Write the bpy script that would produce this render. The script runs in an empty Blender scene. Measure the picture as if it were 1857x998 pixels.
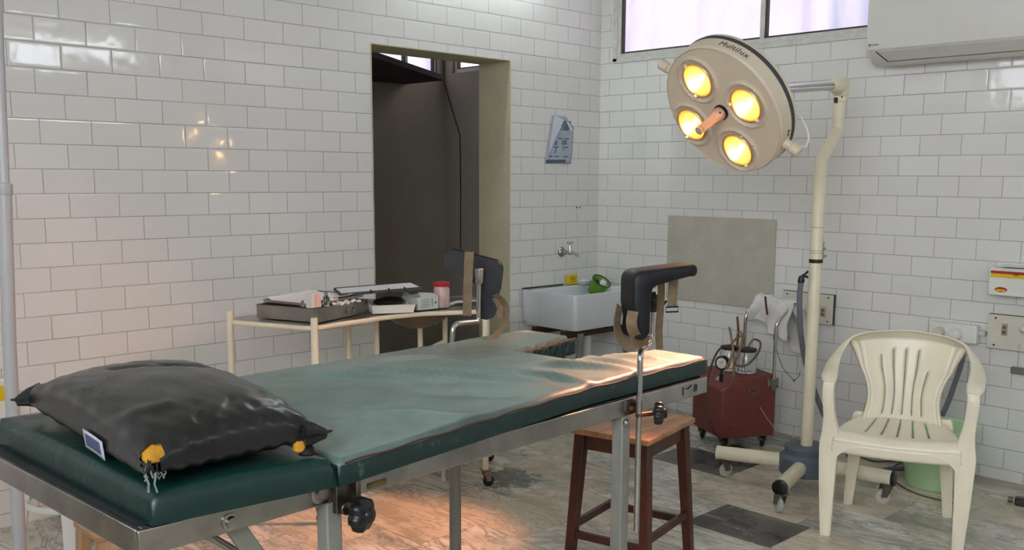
import bpy, bmesh, math, random
from mathutils import Vector, Matrix, noise
random.seed(7)
V = Vector
PI = math.pi
scene = bpy.context.scene
COL = scene.collection

# ------------------------------------------------------------------ camera
CAM = V((-4.79987, -4.21524, 1.4344))
R_ = V((0.7082144, -0.70596283, 0.00698893)).normalized()
F_ = V((0.69896781, 0.69973487, -0.14769939)).normalized()
U_ = R_.cross(F_).normalized()
FPX, PCX, PCY = 1752.5, 967.96, 583.73
cam = bpy.data.cameras.new('camera')
camo = bpy.data.objects.new('camera', cam)
COL.objects.link(camo)
m = Matrix((R_, U_, -F_)).transposed().to_4x4()
m.translation = CAM
camo.matrix_world = m
cam.sensor_width = 36
cam.lens = FPX / 1857 * 36
cam.shift_x = -(PCX - 928.5) / 1857
cam.shift_y = (PCY - 499) / 1857
cam.clip_start = 0.05
scene.camera = camo

# ------------------------------------------------------------------ exposure and light levels
scene.view_settings.view_transform = 'Standard'
scene.view_settings.look = 'None'
scene.view_settings.gamma = 1
scene.view_settings.use_curve_mapping = False
scene.view_settings.exposure = -0.04
FILL_FRONT = 0.9      # radiance of an unseen front window, added to keep the room bright
FILL_LEFT = 14.5  # radiance of an unseen left window, added to light the right wall
WIN_RIGHT = 1.28      # frosted window in view
WIN_NEXT = 1.6        # windows of the room beyond the doorway
TUBE = 44.0            # fluorescent tube over the doorway, just above the frame
LAMP_W = 150.0         # each of the four reflectors
world = bpy.data.worlds.new('world')
scene.world = world
world.use_nodes = True
world.node_tree.nodes['Background'].inputs[0].default_value = (0.75, 0.8, 0.95, 1)
world.node_tree.nodes['Background'].inputs[1].default_value = 0.3


def at(px, py, x=None, y=None, z=None):
    """point of the place seen in direction (px,py) lying on the given plane"""
    d = F_ + R_ * ((px - PCX) / FPX) - U_ * ((py - PCY) / FPX)
    if x is not None: t = (x - CAM.x) / d.x
    elif y is not None: t = (y - CAM.y) / d.y
    else: t = (z - CAM.z) / d.z
    return CAM + d * t


# ------------------------------------------------------------------ node helpers
def new_mat(name):
    mt = bpy.data.materials.new(name)
    mt.use_nodes = True
    nt = mt.node_tree
    return mt, nt, nt.nodes['Principled BSDF']


def N(nt, t, **kw):
    n = nt.nodes.new(t)
    for k, v in kw.items(): setattr(n, k, v)
    return n


def MATH(nt, op, a, b=None, c=None):
    n = nt.nodes.new('ShaderNodeMath'); n.operation = op
    for i, s in enumerate((a, b, c)):
        if s is None: continue
        if isinstance(s, (int, float)): n.inputs[i].default_value = s
        else: nt.links.new(s, n.inputs[i])
    return n.outputs[0]


def MIX(nt, fac, a, b):
    n = nt.nodes.new('ShaderNodeMix'); n.data_type = 'RGBA'
    for i, s in ((0, fac), (6, a), (7, b)):
        if isinstance(s, (int, float)): n.inputs[i].default_value = s
        elif isinstance(s, tuple): n.inputs[i].default_value = (*s[:3], 1)
        else: nt.links.new(s, n.inputs[i])
    return n.outputs[2]


def RAMP(nt, fac, stops):
    n = nt.nodes.new('ShaderNodeValToRGB')
    el = n.color_ramp.elements
    while len(el) < len(stops): el.new(0.5)
    for e, (p, c) in zip(el, stops):
        e.position = p
        e.color = (*c, 1) if isinstance(c, tuple) else (c, c, c, 1)
    nt.links.new(fac, n.inputs[0])
    return n.outputs[0]


def srgb(r, g, b):
    def f(c):
        c /= 255
        return c / 12.92 if c <= 0.04045 else ((c + 0.055) / 1.055) ** 2.4
    return (f(r), f(g), f(b))


def pos(nt):
    return N(nt, 'ShaderNodeNewGeometry').outputs['Position']


def objco(nt):
    return N(nt, 'ShaderNodeTexCoord').outputs['Object']


def NOISE(nt, co, scale, detail=4, rough=.5, dist=0):
    n = N(nt, 'ShaderNodeTexNoise')
    nt.links.new(co, n.inputs['Vector'])
    n.inputs['Scale'].default_value = scale; n.inputs['Detail'].default_value = detail
    n.inputs['Roughness'].default_value = rough; n.inputs['Distortion'].default_value = dist
    return n.outputs['Fac']


def BUMP(nt, h, strength, dist, normal=None):
    b = N(nt, 'ShaderNodeBump')
    b.inputs['Strength'].default_value = strength; b.inputs['Distance'].default_value = dist
    nt.links.new(h, b.inputs['Height'])
    if normal: nt.links.new(normal, b.inputs['Normal'])
    return b.outputs[0]


MATS = {}


def mat(name, col, rough=.5, metal=0.0, var=.12, vscale=12, bump=0, bscale=60, spec=.5, coat=0, trans=0, ior=1.45, sss=0, wear=None, wscale=25, wth=.62, alpha=1):
    """plain procedural material: base colour with soft variation, optional worn patches"""
    if name in MATS: return MATS[name]
    mt, nt, b = new_mat(name)
    co = objco(nt)
    f = NOISE(nt, co, vscale, 5, .6)
    dark = tuple(max(0, c * (1 - var * 2)) for c in col); light = tuple(min(1, c * (1 + var)) for c in col)
    c = RAMP(nt, f, [(.3, dark), (.7, light)])
    if wear:
        f2 = NOISE(nt, co, wscale, 6, .65)
        k = RAMP(nt, f2, [(wth, 0.0), (min(1, wth + .03), 1.0)])
        c = MIX(nt, k, c, wear)
    nt.links.new(c, b.inputs['Base Color'])
    r = MATH(nt, 'MULTIPLY_ADD', f, .25 * rough, rough * .88)
    nt.links.new(r, b.inputs['Roughness'])
    b.inputs['Metallic'].default_value = metal
    b.inputs['Specular IOR Level'].default_value = spec
    b.inputs['Coat Weight'].default_value = coat; b.inputs['Coat Roughness'].default_value = .08
    b.inputs['Transmission Weight'].default_value = trans; b.inputs['IOR'].default_value = ior
    b.inputs['Alpha'].default_value = alpha
    if sss:
        b.inputs['Subsurface Weight'].default_value = sss; b.inputs['Subsurface Scale'].default_value = .02
    if bump:
        nt.links.new(BUMP(nt, NOISE(nt, co, bscale, 4), bump, .004), b.inputs['Normal'])
    MATS[name] = mt
    return mt


def emit_mat(name, col, strength, grime=False):
    if name in MATS: return MATS[name]
    mt, nt, b = new_mat(name)
    e = N(nt, 'ShaderNodeEmission')
    e.inputs[1].default_value = strength
    if grime:  # bands of uneven daylight put into the pane colour, plus dirty specks
        p = pos(nt)
        mp = N(nt, 'ShaderNodeMapping'); nt.links.new(p, mp.inputs[0]); mp.inputs['Scale'].default_value = (2.0, 2.6, .5)
        f = NOISE(nt, mp.outputs[0], 1.2, 3, .55, .6)
        c = RAMP(nt, f, [(.34, (col[0] * .66, col[1] * .68, col[2] * .84)), (.46, (col[0] * .98, col[1] * .92, col[2] * .98)), (.56, (col[0], col[1], col[2])), (.8, (min(1, col[0] * 1.08), col[1] * 1.05, col[2]))])
        f2 = NOISE(nt, p, 9, 6, .7, 1.5)
        k = RAMP(nt, f2, [(.66, 0.0), (.78, .28)])
        c = MIX(nt, k, c, (.45, .44, .5))
        nt.links.new(c, e.inputs[0])
    else:
        e.inputs[0].default_value = (*col, 1)
    nt.links.new(e.outputs[0], nt.nodes['Material Output'].inputs[0])
    MATS[name] = mt
    return mt


TW, TH, TZ0 = 0.20369, 0.1, 1.4545


def tile_mat(name, axis, off, shift_right_of=None):
    """glazed white wall tiles, 20 x 10 cm, laid in running bond"""
    mt, nt, b = new_mat(name)
    p = pos(nt)
    sx = N(nt, 'ShaderNodeSeparateXYZ'); nt.links.new(p, sx.inputs[0])
    t = MATH(nt, 'MULTIPLY', sx.outputs[axis], -1.0)          # distance from the room corner
    z = sx.outputs[2]
    r0 = MATH(nt, 'DIVIDE', MATH(nt, 'SUBTRACT', z, TZ0 - 30 * TH), TH)
    row = MATH(nt, 'FLOOR', r0)
    fz = MATH(nt, 'FRACT', r0)
    par = MATH(nt, 'MODULO', row, 2.0)                         # 0 or 1
    s = MATH(nt, 'DIVIDE', MATH(nt, 'SUBTRACT', t, off), TW)
    s = MATH(nt, 'ADD', s, MATH(nt, 'MULTIPLY', par, 0.5))
    # small random slip of each course
    wn0 = N(nt, 'ShaderNodeTexWhiteNoise', noise_dimensions='1D'); nt.links.new(row, wn0.inputs['W'])
    s = MATH(nt, 'ADD', s, MATH(nt, 'MULTIPLY', MATH(nt, 'SUBTRACT', wn0.outputs[0], .5), .07))
    if shift_right_of is not None:
        k = MATH(nt, 'LESS_THAN', t, shift_right_of)
        s = MATH(nt, 'ADD', s, MATH(nt, 'MULTIPLY', k, -.23))
    s = MATH(nt, 'ADD', s, 100.0)
    colm = MATH(nt, 'FLOOR', s); fs = MATH(nt, 'FRACT', s)
    # distance to the joint in metres
    dx = MATH(nt, 'MULTIPLY', MATH(nt, 'MINIMUM', fs, MATH(nt, 'SUBTRACT', 1.0, fs)), TW)
    dz = MATH(nt, 'MULTIPLY', MATH(nt, 'MINIMUM', fz, MATH(nt, 'SUBTRACT', 1.0, fz)), TH)
    d = MATH(nt, 'MINIMUM', dx, dz)
    grout = RAMP(nt, MATH(nt, 'DIVIDE', d, .01), [(.12, 1.0), (.22, 0.0)])
    cell = N(nt, 'ShaderNodeCombineXYZ'); nt.links.new(colm, cell.inputs[0]); nt.links.new(row, cell.inputs[1])
    wn = N(nt, 'ShaderNodeTexWhiteNoise', noise_dimensions='3D'); nt.links.new(cell.outputs[0], wn.inputs['Vector'])
    tone = MATH(nt, 'MULTIPLY_ADD', wn.outputs['Value'], .035, .70)
    stain = NOISE(nt, p, 2.2, 5, .6)
    tone = MATH(nt, 'MULTIPLY', tone, MATH(nt, 'MULTIPLY_ADD', stain, .10, .95))
    cc = N(nt, 'ShaderNodeCombineColor')
    nt.links.new(tone, cc.inputs[0]); nt.links.new(MATH(nt, 'MULTIPLY', tone, .99), cc.inputs[1])
    nt.links.new(MATH(nt, 'MULTIPLY', tone, .955), cc.inputs[2])
    gfade = NOISE(nt, p, 3.5, 3)
    gc = MIX(nt, gfade, (.17, .165, .16), (.52, .51, .49))
    base = MIX(nt, grout, cc.outputs[0], gc)
    nt.links.new(base, b.inputs['Base Color'])
    nt.links.new(RAMP(nt, grout, [(0, .07), (1, .7)]), b.inputs['Roughness'])
    b.inputs['IOR'].default_value = 1.56
    # every tile is set at a slightly different tilt, with pillowed edges and wavy glaze
    geo = N(nt, 'ShaderNodeNewGeometry')
    vs = N(nt, 'ShaderNodeVectorMath', operation='SUBTRACT'); nt.links.new(wn.outputs['Color'], vs.inputs[0]); vs.inputs[1].default_value = (.5, .5, .5)
    vm = N(nt, 'ShaderNodeVectorMath', operation='SCALE'); nt.links.new(vs.outputs[0], vm.inputs[0]); vm.inputs['Scale'].default_value = .012
    va = N(nt, 'ShaderNodeVectorMath', operation='ADD'); nt.links.new(geo.outputs['Normal'], va.inputs[0]); nt.links.new(vm.outputs[0], va.inputs[1])
    vn = N(nt, 'ShaderNodeVectorMath', operation='NORMALIZE'); nt.links.new(va.outputs[0], vn.inputs[0])
    edge = RAMP(nt, MATH(nt, 'DIVIDE', d, .012), [(0, 0.0), (.25, .55), (.6, .93), (1, 1.0)])
    nb = BUMP(nt, edge, .35, .0018, vn.outputs[0])
    nb = BUMP(nt, NOISE(nt, p, 7, 2), .12, .012, nb)
    nt.links.new(nb, b.inputs['Normal'])
    MATS[name] = mt
    return mt


def floor_mat():
    mt, nt, b = new_mat('marble_slabs')
    p = pos(nt)
    sx = N(nt, 'ShaderNodeSeparateXYZ'); nt.links.new(p, sx.inputs[0])
    W, L = .32, .62
    s = MATH(nt, 'DIVIDE', MATH(nt, 'ADD', sx.outputs[0], 12 * W + .62 - .64), W)      # joints at x = -.94, -1.26, -1.58
    s = MATH(nt, 'DIVIDE', MATH(nt, 'ADD', sx.outputs[0], 30 * W - .02 + .0), W)
    colm = MATH(nt, 'FLOOR', s); fs = MATH(nt, 'FRACT', s)
    wn0 = N(nt, 'ShaderNodeTexWhiteNoise', noise_dimensions='1D'); nt.links.new(colm, wn0.inputs['W'])
    t = MATH(nt, 'DIVIDE', MATH(nt, 'ADD', sx.outputs[1], 20 * L), L)
    t = MATH(nt, 'ADD', t, MATH(nt, 'MULTIPLY', colm, .37))
    row = MATH(nt, 'FLOOR', t); ft = MATH(nt, 'FRACT', t)
    d = MATH(nt, 'MINIMUM', MATH(nt, 'MULTIPLY', MATH(nt, 'MINIMUM', fs, MATH(nt, 'SUBTRACT', 1.0, fs)), W),
             MATH(nt, 'MULTIPLY', MATH(nt, 'MINIMUM', ft, MATH(nt, 'SUBTRACT', 1.0, ft)), L))
    joint = RAMP(nt, MATH(nt, 'DIVIDE', d, .01), [(.08, 1.0), (.2, 0.0)])
    cell = N(nt, 'ShaderNodeCombineXYZ'); nt.links.new(colm, cell.inputs[0]); nt.links.new(row, cell.inputs[1])
    wn = N(nt, 'ShaderNodeTexWhiteNoise', noise_dimensions='3D'); nt.links.new(cell.outputs[0], wn.inputs['Vector'])
    # veins: position displaced per slab
    sc = N(nt, 'ShaderNodeVectorMath', operation='SCALE'); nt.links.new(wn.outputs['Color'], sc.inputs[0]); sc.inputs['Scale'].default_value = 30
    ad = N(nt, 'ShaderNodeVectorMath', operation='ADD'); nt.links.new(p, ad.inputs[0]); nt.links.new(sc.outputs[0], ad.inputs[1])
    mp = N(nt, 'ShaderNodeMapping'); nt.links.new(ad.outputs[0], mp.inputs[0]); mp.inputs['Scale'].default_value = (3.2, 1.0, 1); mp.inputs['Rotation'].default_value = (0, 0, .5)
    v1 = NOISE(nt, mp.outputs[0], 1.1, 8, .6, 1.8)
    v2 = NOISE(nt, mp.outputs[0], 1.7, 8, .66, 2.2)
    tone = RAMP(nt, v1, [(.30, srgb(140, 142, 136)), (.42, srgb(186, 182, 170)), (.55, srgb(212, 208, 196)), (.7, srgb(226, 223, 214))])
    vein = RAMP(nt, MATH(nt, 'ABSOLUTE', MATH(nt, 'SUBTRACT', v2, .5)), [(0, .75), (.035, .12), (.09, 0.0)])
    base = MIX(nt, vein, tone, srgb(104, 112, 108))
    # some slabs are warm, some dark grey
    warm = MATH(nt, 'GREATER_THAN', wn.outputs['Value'], .62)
    base = MIX(nt, MATH(nt, 'MULTIPLY', warm, .38), base, srgb(202, 184, 152))

    def rect(x0, x1, y0, y1):
        a = MATH(nt, 'MULTIPLY', MATH(nt, 'GREATER_THAN', sx.outputs[0], x0), MATH(nt, 'LESS_THAN', sx.outputs[0], x1))
        c = MATH(nt, 'MULTIPLY', MATH(nt, 'GREATER_THAN', sx.outputs[1], y0), MATH(nt, 'LESS_THAN', sx.outputs[1], y1))
        return MATH(nt, 'MULTIPLY', a, c)
    dk = MATH(nt, 'MAXIMUM', rect(-1.58, -1.26, -2.31, -1.9), rect(-.94, -.62, -1.67, -1.2))
    dn = RAMP(nt, v1, [(.35, srgb(52, 54, 56)), (.55, srgb(84, 84, 84)), (.72, srgb(150, 148, 142))])
    base = MIX(nt, dk, base, dn)
    # dirty cement margin along the right wall
    marg = RAMP(nt, MATH(nt, 'ADD', sx.outputs[0], 1.0), [(.86, 0.0), (.9, .7)])
    base = MIX(nt, marg, base, srgb(150, 138, 120))
    base = MIX(nt, MATH(nt, 'MULTIPLY', joint, .7), base, srgb(92, 86, 74))
    grime = NOISE(nt, p, 1.3, 6, .65)
    base = MIX(nt, RAMP(nt, grime, [(.45, 0.0), (.8, .5)]), base, srgb(160, 144, 118))
    # mosaic of dark chips
    v3 = NOISE(nt, p, 5, 8, .7, .6)
    chips = RAMP(nt, v3, [(.68, 0.0), (.72, .8)])
    base = MIX(nt, chips, base, srgb(92, 94, 92))
    # broken patch of dark chippings by the trolley
    pc = at(925, 868, z=0)
    sb_ = N(nt, 'ShaderNodeVectorMath', operation='DISTANCE'); nt.links.new(p, sb_.inputs[0]); sb_.inputs[1].default_value = tuple(pc)
    near = RAMP(nt, sb_.outputs['Value'], [(.06, 1.0), (.34, 0.0)])
    v4 = NOISE(nt, p, 16, 6, .7, .5)
    pk_ = RAMP(nt, MATH(nt, 'MULTIPLY', near, v4), [(.34, 0.0), (.40, .85)])
    base = MIX(nt, pk_, base, srgb(84, 90, 88))
    nt.links.new(base, b.inputs['Base Color'])
    nt.links.new(MATH(nt, 'MULTIPLY_ADD', grime, .35, .10), b.inputs['Roughness'])
    nt.links.new(BUMP(nt, MATH(nt, 'SUBTRACT', 1.0, joint), .3, .001), b.inputs['Normal'])
    b.inputs['Specular IOR Level'].default_value = .45
    MATS['marble'] = mt
    return mt


def rexine_mat(name, deep, pale, palefac, rough=.38):
    """dusty green leatherette, paler where it is worn and dusty, sides darkened for shade"""
    mt, nt, b = new_mat(name)
    co = objco(nt)
    f = NOISE(nt, co, 3.2, 6, .62, .8)
    k = RAMP(nt, f, [(.28, palefac * .42), (.52, palefac * .8), (.72, palefac)])
    geo = N(nt, 'ShaderNodeNewGeometry')
    sn = N(nt, 'ShaderNodeSeparateXYZ'); nt.links.new(geo.outputs['True Normal'], sn.inputs[0])
    up = RAMP(nt, sn.outputs[2], [(.35, 0.0), (.9, 1.0)])     # dust pales the top; shade of the sides is put into deep
    k = MATH(nt, 'MULTIPLY', k, up)
    c = MIX(nt, k, deep, pale)
    f2 = NOISE(nt, co, 16, 6, .7)
    c = MIX(nt, RAMP(nt, f2, [(.62, 0.0), (.75, .25)]), c, tuple(x * 1.25 for x in pale))
    nt.links.new(c, b.inputs['Base Color'])
    nt.links.new(MATH(nt, 'MULTIPLY_ADD', f, .3, rough - .12), b.inputs['Roughness'])
    n1 = BUMP(nt, NOISE(nt, co, 9, 5, .55, .6), .35, .012)
    n1 = BUMP(nt, NOISE(nt, co, 260, 2), .12, .001, n1)
    nt.links.new(n1, b.inputs['Normal'])
    MATS[name] = mt
    return mt


# ------------------------------------------------------------------ mesh helpers
class MB:
    def __init__(s): s.bm = bmesh.new()

    def box(s, c, size, rz=0, ax=None):
        c = V(c)
        if ax is None: ax = (V((math.cos(rz), math.sin(rz), 0)), V((-math.sin(rz), math.cos(rz), 0)), V((0, 0, 1)))
        vs = []
        for k in (-1, 1):
            for (i, j) in ((-1, -1), (1, -1), (1, 1), (-1, 1)):
                vs.append(s.bm.verts.new(c + ax[0] * (i * size[0] / 2) + ax[1] * (j * size[1] / 2) + ax[2] * (k * size[2] / 2)))
        for f in ((3, 2, 1, 0), (4, 5, 6, 7), (0, 1, 5, 4), (1, 2, 6, 5), (2, 3, 7, 6), (3, 0, 4, 7)):
            s.bm.faces.new([vs[i] for i in f])
        return s

    def prism(s, pts, vec):
        vec = V(vec)
        a = [s.bm.verts.new(V(p)) for p in pts]; b = [s.bm.verts.new(V(p) + vec) for p in pts]
        n = len(a)
        s.bm.faces.new(a[::-1]); s.bm.faces.new(b)
        for i in range(n): s.bm.faces.new([a[i], a[(i + 1) % n], b[(i + 1) % n], b[i]])
        return s

    def hexa(s, lo, hi):
        a = [s.bm.verts.new(V(p)) for p in lo]; b = [s.bm.verts.new(V(p)) for p in hi]
        s.bm.faces.new(a[::-1]); s.bm.faces.new(b)
        n = len(a)
        for i in range(n): s.bm.faces.new([a[i], a[(i + 1) % n], b[(i + 1) % n], b[i]])
        return s

    def tube(s, pts, r, seg=14, cap=True, closed=False, flat=None, up=None):
        """r: radius or list; flat=(w,h): elliptical/rectangular half sizes in (side,up)"""
        pts = [V(p) for p in pts]
        n = len(pts)
        rs = r if isinstance(r, (list, tuple)) else [r] * n
        tg = []
        for i in range(n):
            if closed: t = pts[(i + 1) % n] - pts[i - 1]
            elif i == 0: t = pts[1] - pts[0]
            elif i == n - 1: t = pts[-1] - pts[-2]
            else: t = (pts[i + 1] - pts[i]).normalized() + (pts[i] - pts[i - 1]).normalized()
            tg.append(t.normalized())
        ref = V(up) if up else (V((0, 0, 1)) if abs(tg[0].z) < .9 else V((1, 0, 0)))
        nrm = (ref - tg[0] * ref.dot(tg[0])).normalized()
        rings = []
        for i in range(n):
            if up: nrm = (V(up) - tg[i] * V(up).dot(tg[i])).normalized()
            else:
                nrm = (nrm - tg[i] * nrm.dot(tg[i]))
                nrm = nrm.normalized() if nrm.length > 1e-6 else (V((1, 0, 0)) - tg[i] * tg[i].x).normalized()
            bi = tg[i].cross(nrm)
            ring = []
            for k in range(seg):
                a = 2 * PI * k / seg + PI / seg
                if flat:
                    ca, sa = math.cos(a), math.sin(a)
                    e = flat[2] if len(flat) > 2 else .35
                    q = bi * (flat[0] * rs[i] * math.copysign(abs(ca) ** e, ca)) + nrm * (flat[1] * rs[i] * math.copysign(abs(sa) ** e, sa))
                else: q = (bi * math.cos(a) + nrm * math.sin(a)) * rs[i]
                ring.append(s.bm.verts.new(pts[i] + q))
            rings.append(ring)
        m_ = n if closed else n - 1
        for i in range(m_):
            A, B = rings[i], rings[(i + 1) % n]
            for k in range(seg): s.bm.faces.new([A[k], A[(k + 1) % seg], B[(k + 1) % seg], B[k]])
        if cap and not closed:
            s.bm.faces.new(rings[0][::-1]); s.bm.faces.new(rings[-1])
        return s

    def lathe(s, c, prof, axis=(0, 0, 1), seg=32, cap0=True, cap1=True):
        """prof: list of (radius, height along axis)"""
        c = V(c); ax = V(axis).normalized()
        ref = V((0, 0, 1)) if abs(ax.z) < .9 else V((1, 0, 0))
        e1 = (ref - ax * ref.dot(ax)).normalized(); e2 = ax.cross(e1)
        rings = []
        for r, h in prof:
            rings.append([s.bm.verts.new(c + ax * h + (e1 * math.cos(2 * PI * k / seg) + e2 * math.sin(2 * PI * k / seg)) * max(r, 1e-5)) for k in range(seg)])
        for A, B in zip(rings, rings[1:]):
            for k in range(seg): s.bm.faces.new([A[k], A[(k + 1) % seg], B[(k + 1) % seg], B[k]])
        if cap0: s.bm.faces.new(rings[0][::-1])
        if cap1: s.bm.faces.new(rings[-1])
        return s

    def grid(s, fn, nu, nv, skip=None, wrap=False):
        vs = [[s.bm.verts.new(V(fn(i / nu, j / nv))) for j in range(nv + 1)] for i in range(nu + 1)]
        for i in range(nu):
            for j in range(nv):
                if skip and skip(i, j): continue
                s.bm.faces.new([vs[i][j], vs[i + 1][j], vs[i + 1][j + 1], vs[i][j + 1]])
        return s

    def ball(s, c, r, sc=(1, 1, 1), seg=16):
        prof = []
        n = seg // 2
        c = V(c)
        rings = []
        for i in range(n + 1):
            th = PI * i / n
            rings.append([s.bm.verts.new(c + V((r * sc[0] * max(math.sin(th), 1e-3) * math.cos(2 * PI * k / seg), r * sc[1] * max(math.sin(th), 1e-3) * math.sin(2 * PI * k / seg), -r * sc[2] * math.cos(th)))) for k in range(seg)])
        for A, B in zip(rings, rings[1:]):
            for k in range(seg): s.bm.faces.new([A[k], A[(k + 1) % seg], B[(k + 1) % seg], B[k]])
        s.bm.faces.new(rings[0][::-1]); s.bm.faces.new(rings[-1])
        return s

    def out(s, name, material, parent=None, bevel=0, smooth=True, solid=0, sub=0, seg=2, angle=40):
        me = bpy.data.meshes.new(name)
        if parent is not None:
            off = parent['_o'] if '_o' in parent else (0, 0, 0)
            off = V(off)
            for v in s.bm.verts: v.co -= off
        bmesh.ops.recalc_face_normals(s.bm, faces=s.bm.faces)
        s.bm.to_mesh(me); s.bm.free()
        for p in me.polygons: p.use_smooth = smooth
        o = bpy.data.objects.new(name, me)
        COL.objects.link(o)
        me.materials.append(material)
        if parent is not None:
            o.parent = parent
            o['_o'] = parent['_o']
        else: o['_o'] = (0, 0, 0)
        if smooth and not sub:
            try: me.set_sharp_from_angle(angle=math.radians(angle))
            except Exception: pass
        if solid:
            md = o.modifiers.new('solid', 'SOLIDIFY'); md.thickness = solid; md.offset = 0
        if bevel:
            md = o.modifiers.new('bevel', 'BEVEL'); md.width = bevel; md.segments = seg; md.limit_method = 'ANGLE'; md.angle_limit = math.radians(35)
            md.harden_normals = False
        if sub:
            md = o.modifiers.new('sub', 'SUBSURF'); md.levels = sub; md.render_levels = sub
        return o


def each(mb, name, material, parent=None, **kw):
    """one object per loose piece of the mesh"""
    left = set(mb.bm.verts); res = []
    while left:
        st = [left.pop()]; isl = set(st)
        while st:
            v = st.pop()
            for e in v.link_edges:
                w = e.other_vert(v)
                if w in left: left.remove(w); isl.add(w); st.append(w)
        nb = MB(); mp = {}
        for v in mb.bm.verts:
            if v in isl: mp[v] = nb.bm.verts.new(v.co)
        for f in mb.bm.faces:
            if f.verts[0] in isl: nb.bm.faces.new([mp[v] for v in f.verts])
        res.append(nb.out(name, material, parent, **kw))
    mb.bm.free()
    return res


def fillet(pts, r, n=6):
    """round the corners of a polyline"""
    pts = [V(p) for p in pts]
    out = [pts[0]]
    for a, b, c in zip(pts, pts[1:], pts[2:]):
        d1 = (a - b); d2 = (c - b)
        k = min(r, d1.length * .49, d2.length * .49)
        p0 = b + d1.normalized() * k; p1 = b + d2.normalized() * k
        for i in range(n + 1):
            t = i / n
            out.append(p0 * (1 - t) ** 2 + b * 2 * t * (1 - t) + p1 * t * t)
    out.append(pts[-1])
    return out


def spline(pts, n=8):
    """Catmull-Rom through the points"""
    pts = [V(p) for p in pts]
    P = [pts[0] * 2 - pts[1]] + pts + [pts[-1] * 2 - pts[-2]]
    out = []
    for i in range(1, len(P) - 2):
        for k in range(n):
            t = k / n
            a, b, c, d = P[i - 1], P[i], P[i + 1], P[i + 2]
            out.append(.5 * ((2 * b) + (c - a) * t + (2 * a - 5 * b + 4 * c - d) * t * t + (3 * b - a - 3 * c + d) * t ** 3))
    out.append(pts[-1])
    return out


def tag(o, label=None, cat=None, group=None, kind=None):
    if label: o['label'] = label
    if cat: o['category'] = cat
    if group: o['group'] = group
    if kind: o['kind'] = kind
    return o


def thing(name, label, cat, loc, group=None):
    o = bpy.data.objects.new(name, None); COL.objects.link(o)
    o.location = V(loc); o['_o'] = tuple(V(loc))
    o.empty_display_size = .1
    return tag(o, label, cat, group)


def struct(o): o['kind'] = 'structure'; return o


def text_mesh(name, body, origin, right, up, size, material, parent, depth=.0006, surf=None, spacing=1.0, bold=0):
    """lettering as a thin mesh; surf(p) may bend every vertex on to a curved surface"""
    cu = bpy.data.curves.new(name, 'FONT'); cu.body = body; cu.size = size; cu.extrude = depth; cu.resolution_u = 3
    cu.align_x = 'CENTER'; cu.align_y = 'CENTER'; cu.space_character = spacing; cu.offset = bold
    to = bpy.data.objects.new(name, cu); COL.objects.link(to)
    dg = bpy.context.evaluated_depsgraph_get()
    me = bpy.data.meshes.new_from_object(to.evaluated_get(dg))
    COL.objects.unlink(to); bpy.data.objects.remove(to)
    off = V(parent['_o'])
    right = V(right).normalized(); up = V(up).normalized(); nn = right.cross(up)
    for v in me.vertices:
        if surf: p = surf(v.co.copy())
        else: p = V(origin) + right * v.co.x + up * v.co.y + nn * v.co.z
        v.co = p - off
    me.materials.clear(); me.materials.append(material)
    o = bpy.data.objects.new(name, me); COL.objects.link(o); o.parent = parent; o['_o'] = parent['_o']
    return o


# ------------------------------------------------------------------ materials
tile_back = tile_mat('glazed_tiles_back', 0, 3.5134, .80)
tile_right = tile_mat('glazed_tiles_right', 1, .17967)
m_floor = floor_mat()
m_plaster = mat('cream_plaster', srgb(196, 190, 160), .75, var=.06, vscale=4, bump=.3, bscale=40)
m_paint = mat('white_ceiling_paint', srgb(215, 214, 208), .8, var=.04, vscale=2)
m_greywall = mat('grey_room_paint', srgb(168, 160, 148), .8, var=.07, vscale=1.2, bump=.2, bscale=12)
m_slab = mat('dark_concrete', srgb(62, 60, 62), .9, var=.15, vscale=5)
m_frame = mat('window_frame_paint', srgb(202, 202, 196), .5, var=.08, vscale=20)
m_framedark = mat('dark_window_gasket', srgb(70, 56, 60), .6, var=.2, vscale=30)
m_chrome = mat('chrome', srgb(190, 190, 188), .16, 1, var=.08, vscale=30, bump=.05)
m_steel = mat('brushed_steel', srgb(170, 166, 160), .3, 1, var=.10, vscale=14, bump=.1, bscale=90)
m_rail = mat('polished_steel_rail', srgb(168, 166, 162), .2, 1, var=.16, vscale=9, bump=.15, bscale=10)
m_greypaint = mat('grey_enamel', srgb(128, 130, 122), .42, var=.08, vscale=10)
m_black = mat('black_plastic', srgb(20, 20, 22), .35, var=.2, vscale=40)
m_blackpad = mat('black_leatherette', srgb(13, 14, 19), .48, var=.2, vscale=8, bump=.4, bscale=22)
m_web = mat('khaki_webbing', srgb(128, 110, 86), .85, var=.12, vscale=60, bump=.5, bscale=400)
m_cream = mat('cream_enamel', srgb(222, 214, 188), .38, var=.05, vscale=6, wear=srgb(60, 40, 30), wscale=34, wth=.735)
m_lampcream = mat('lamp_cream_enamel', srgb(206, 194, 172), .40, var=.03, vscale=6)
m_white = mat('white_plastic', srgb(222, 222, 216), .4, var=.03, vscale=6)
m_chair = mat('ivory_plastic', srgb(236, 228, 204), .30, var=.05, vscale=5, spec=.5, sss=.08)
m_red = mat('maroon_enamel', srgb(114, 58, 52), .5, var=.1, vscale=5, bump=.25, bscale=160)
m_ceramic = mat('white_ceramic', srgb(208, 214, 216), .14, var=.03, vscale=3, coat=.4)
m_wood = mat('varnished_wood', srgb(76, 40, 30), .38, var=.22, vscale=9, wear=srgb(176, 160, 140), wscale=18, wth=.76)
m_rubber = mat('grey_rubber', srgb(66, 68, 72), .7, var=.1, vscale=10)
m_hub = mat('slate_grey_paint', srgb(84, 94, 104), .5, var=.08, vscale=8)
m_hose = mat('grey_corrugated_hose', srgb(108, 114, 120), .55, var=.08, vscale=20)
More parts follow.
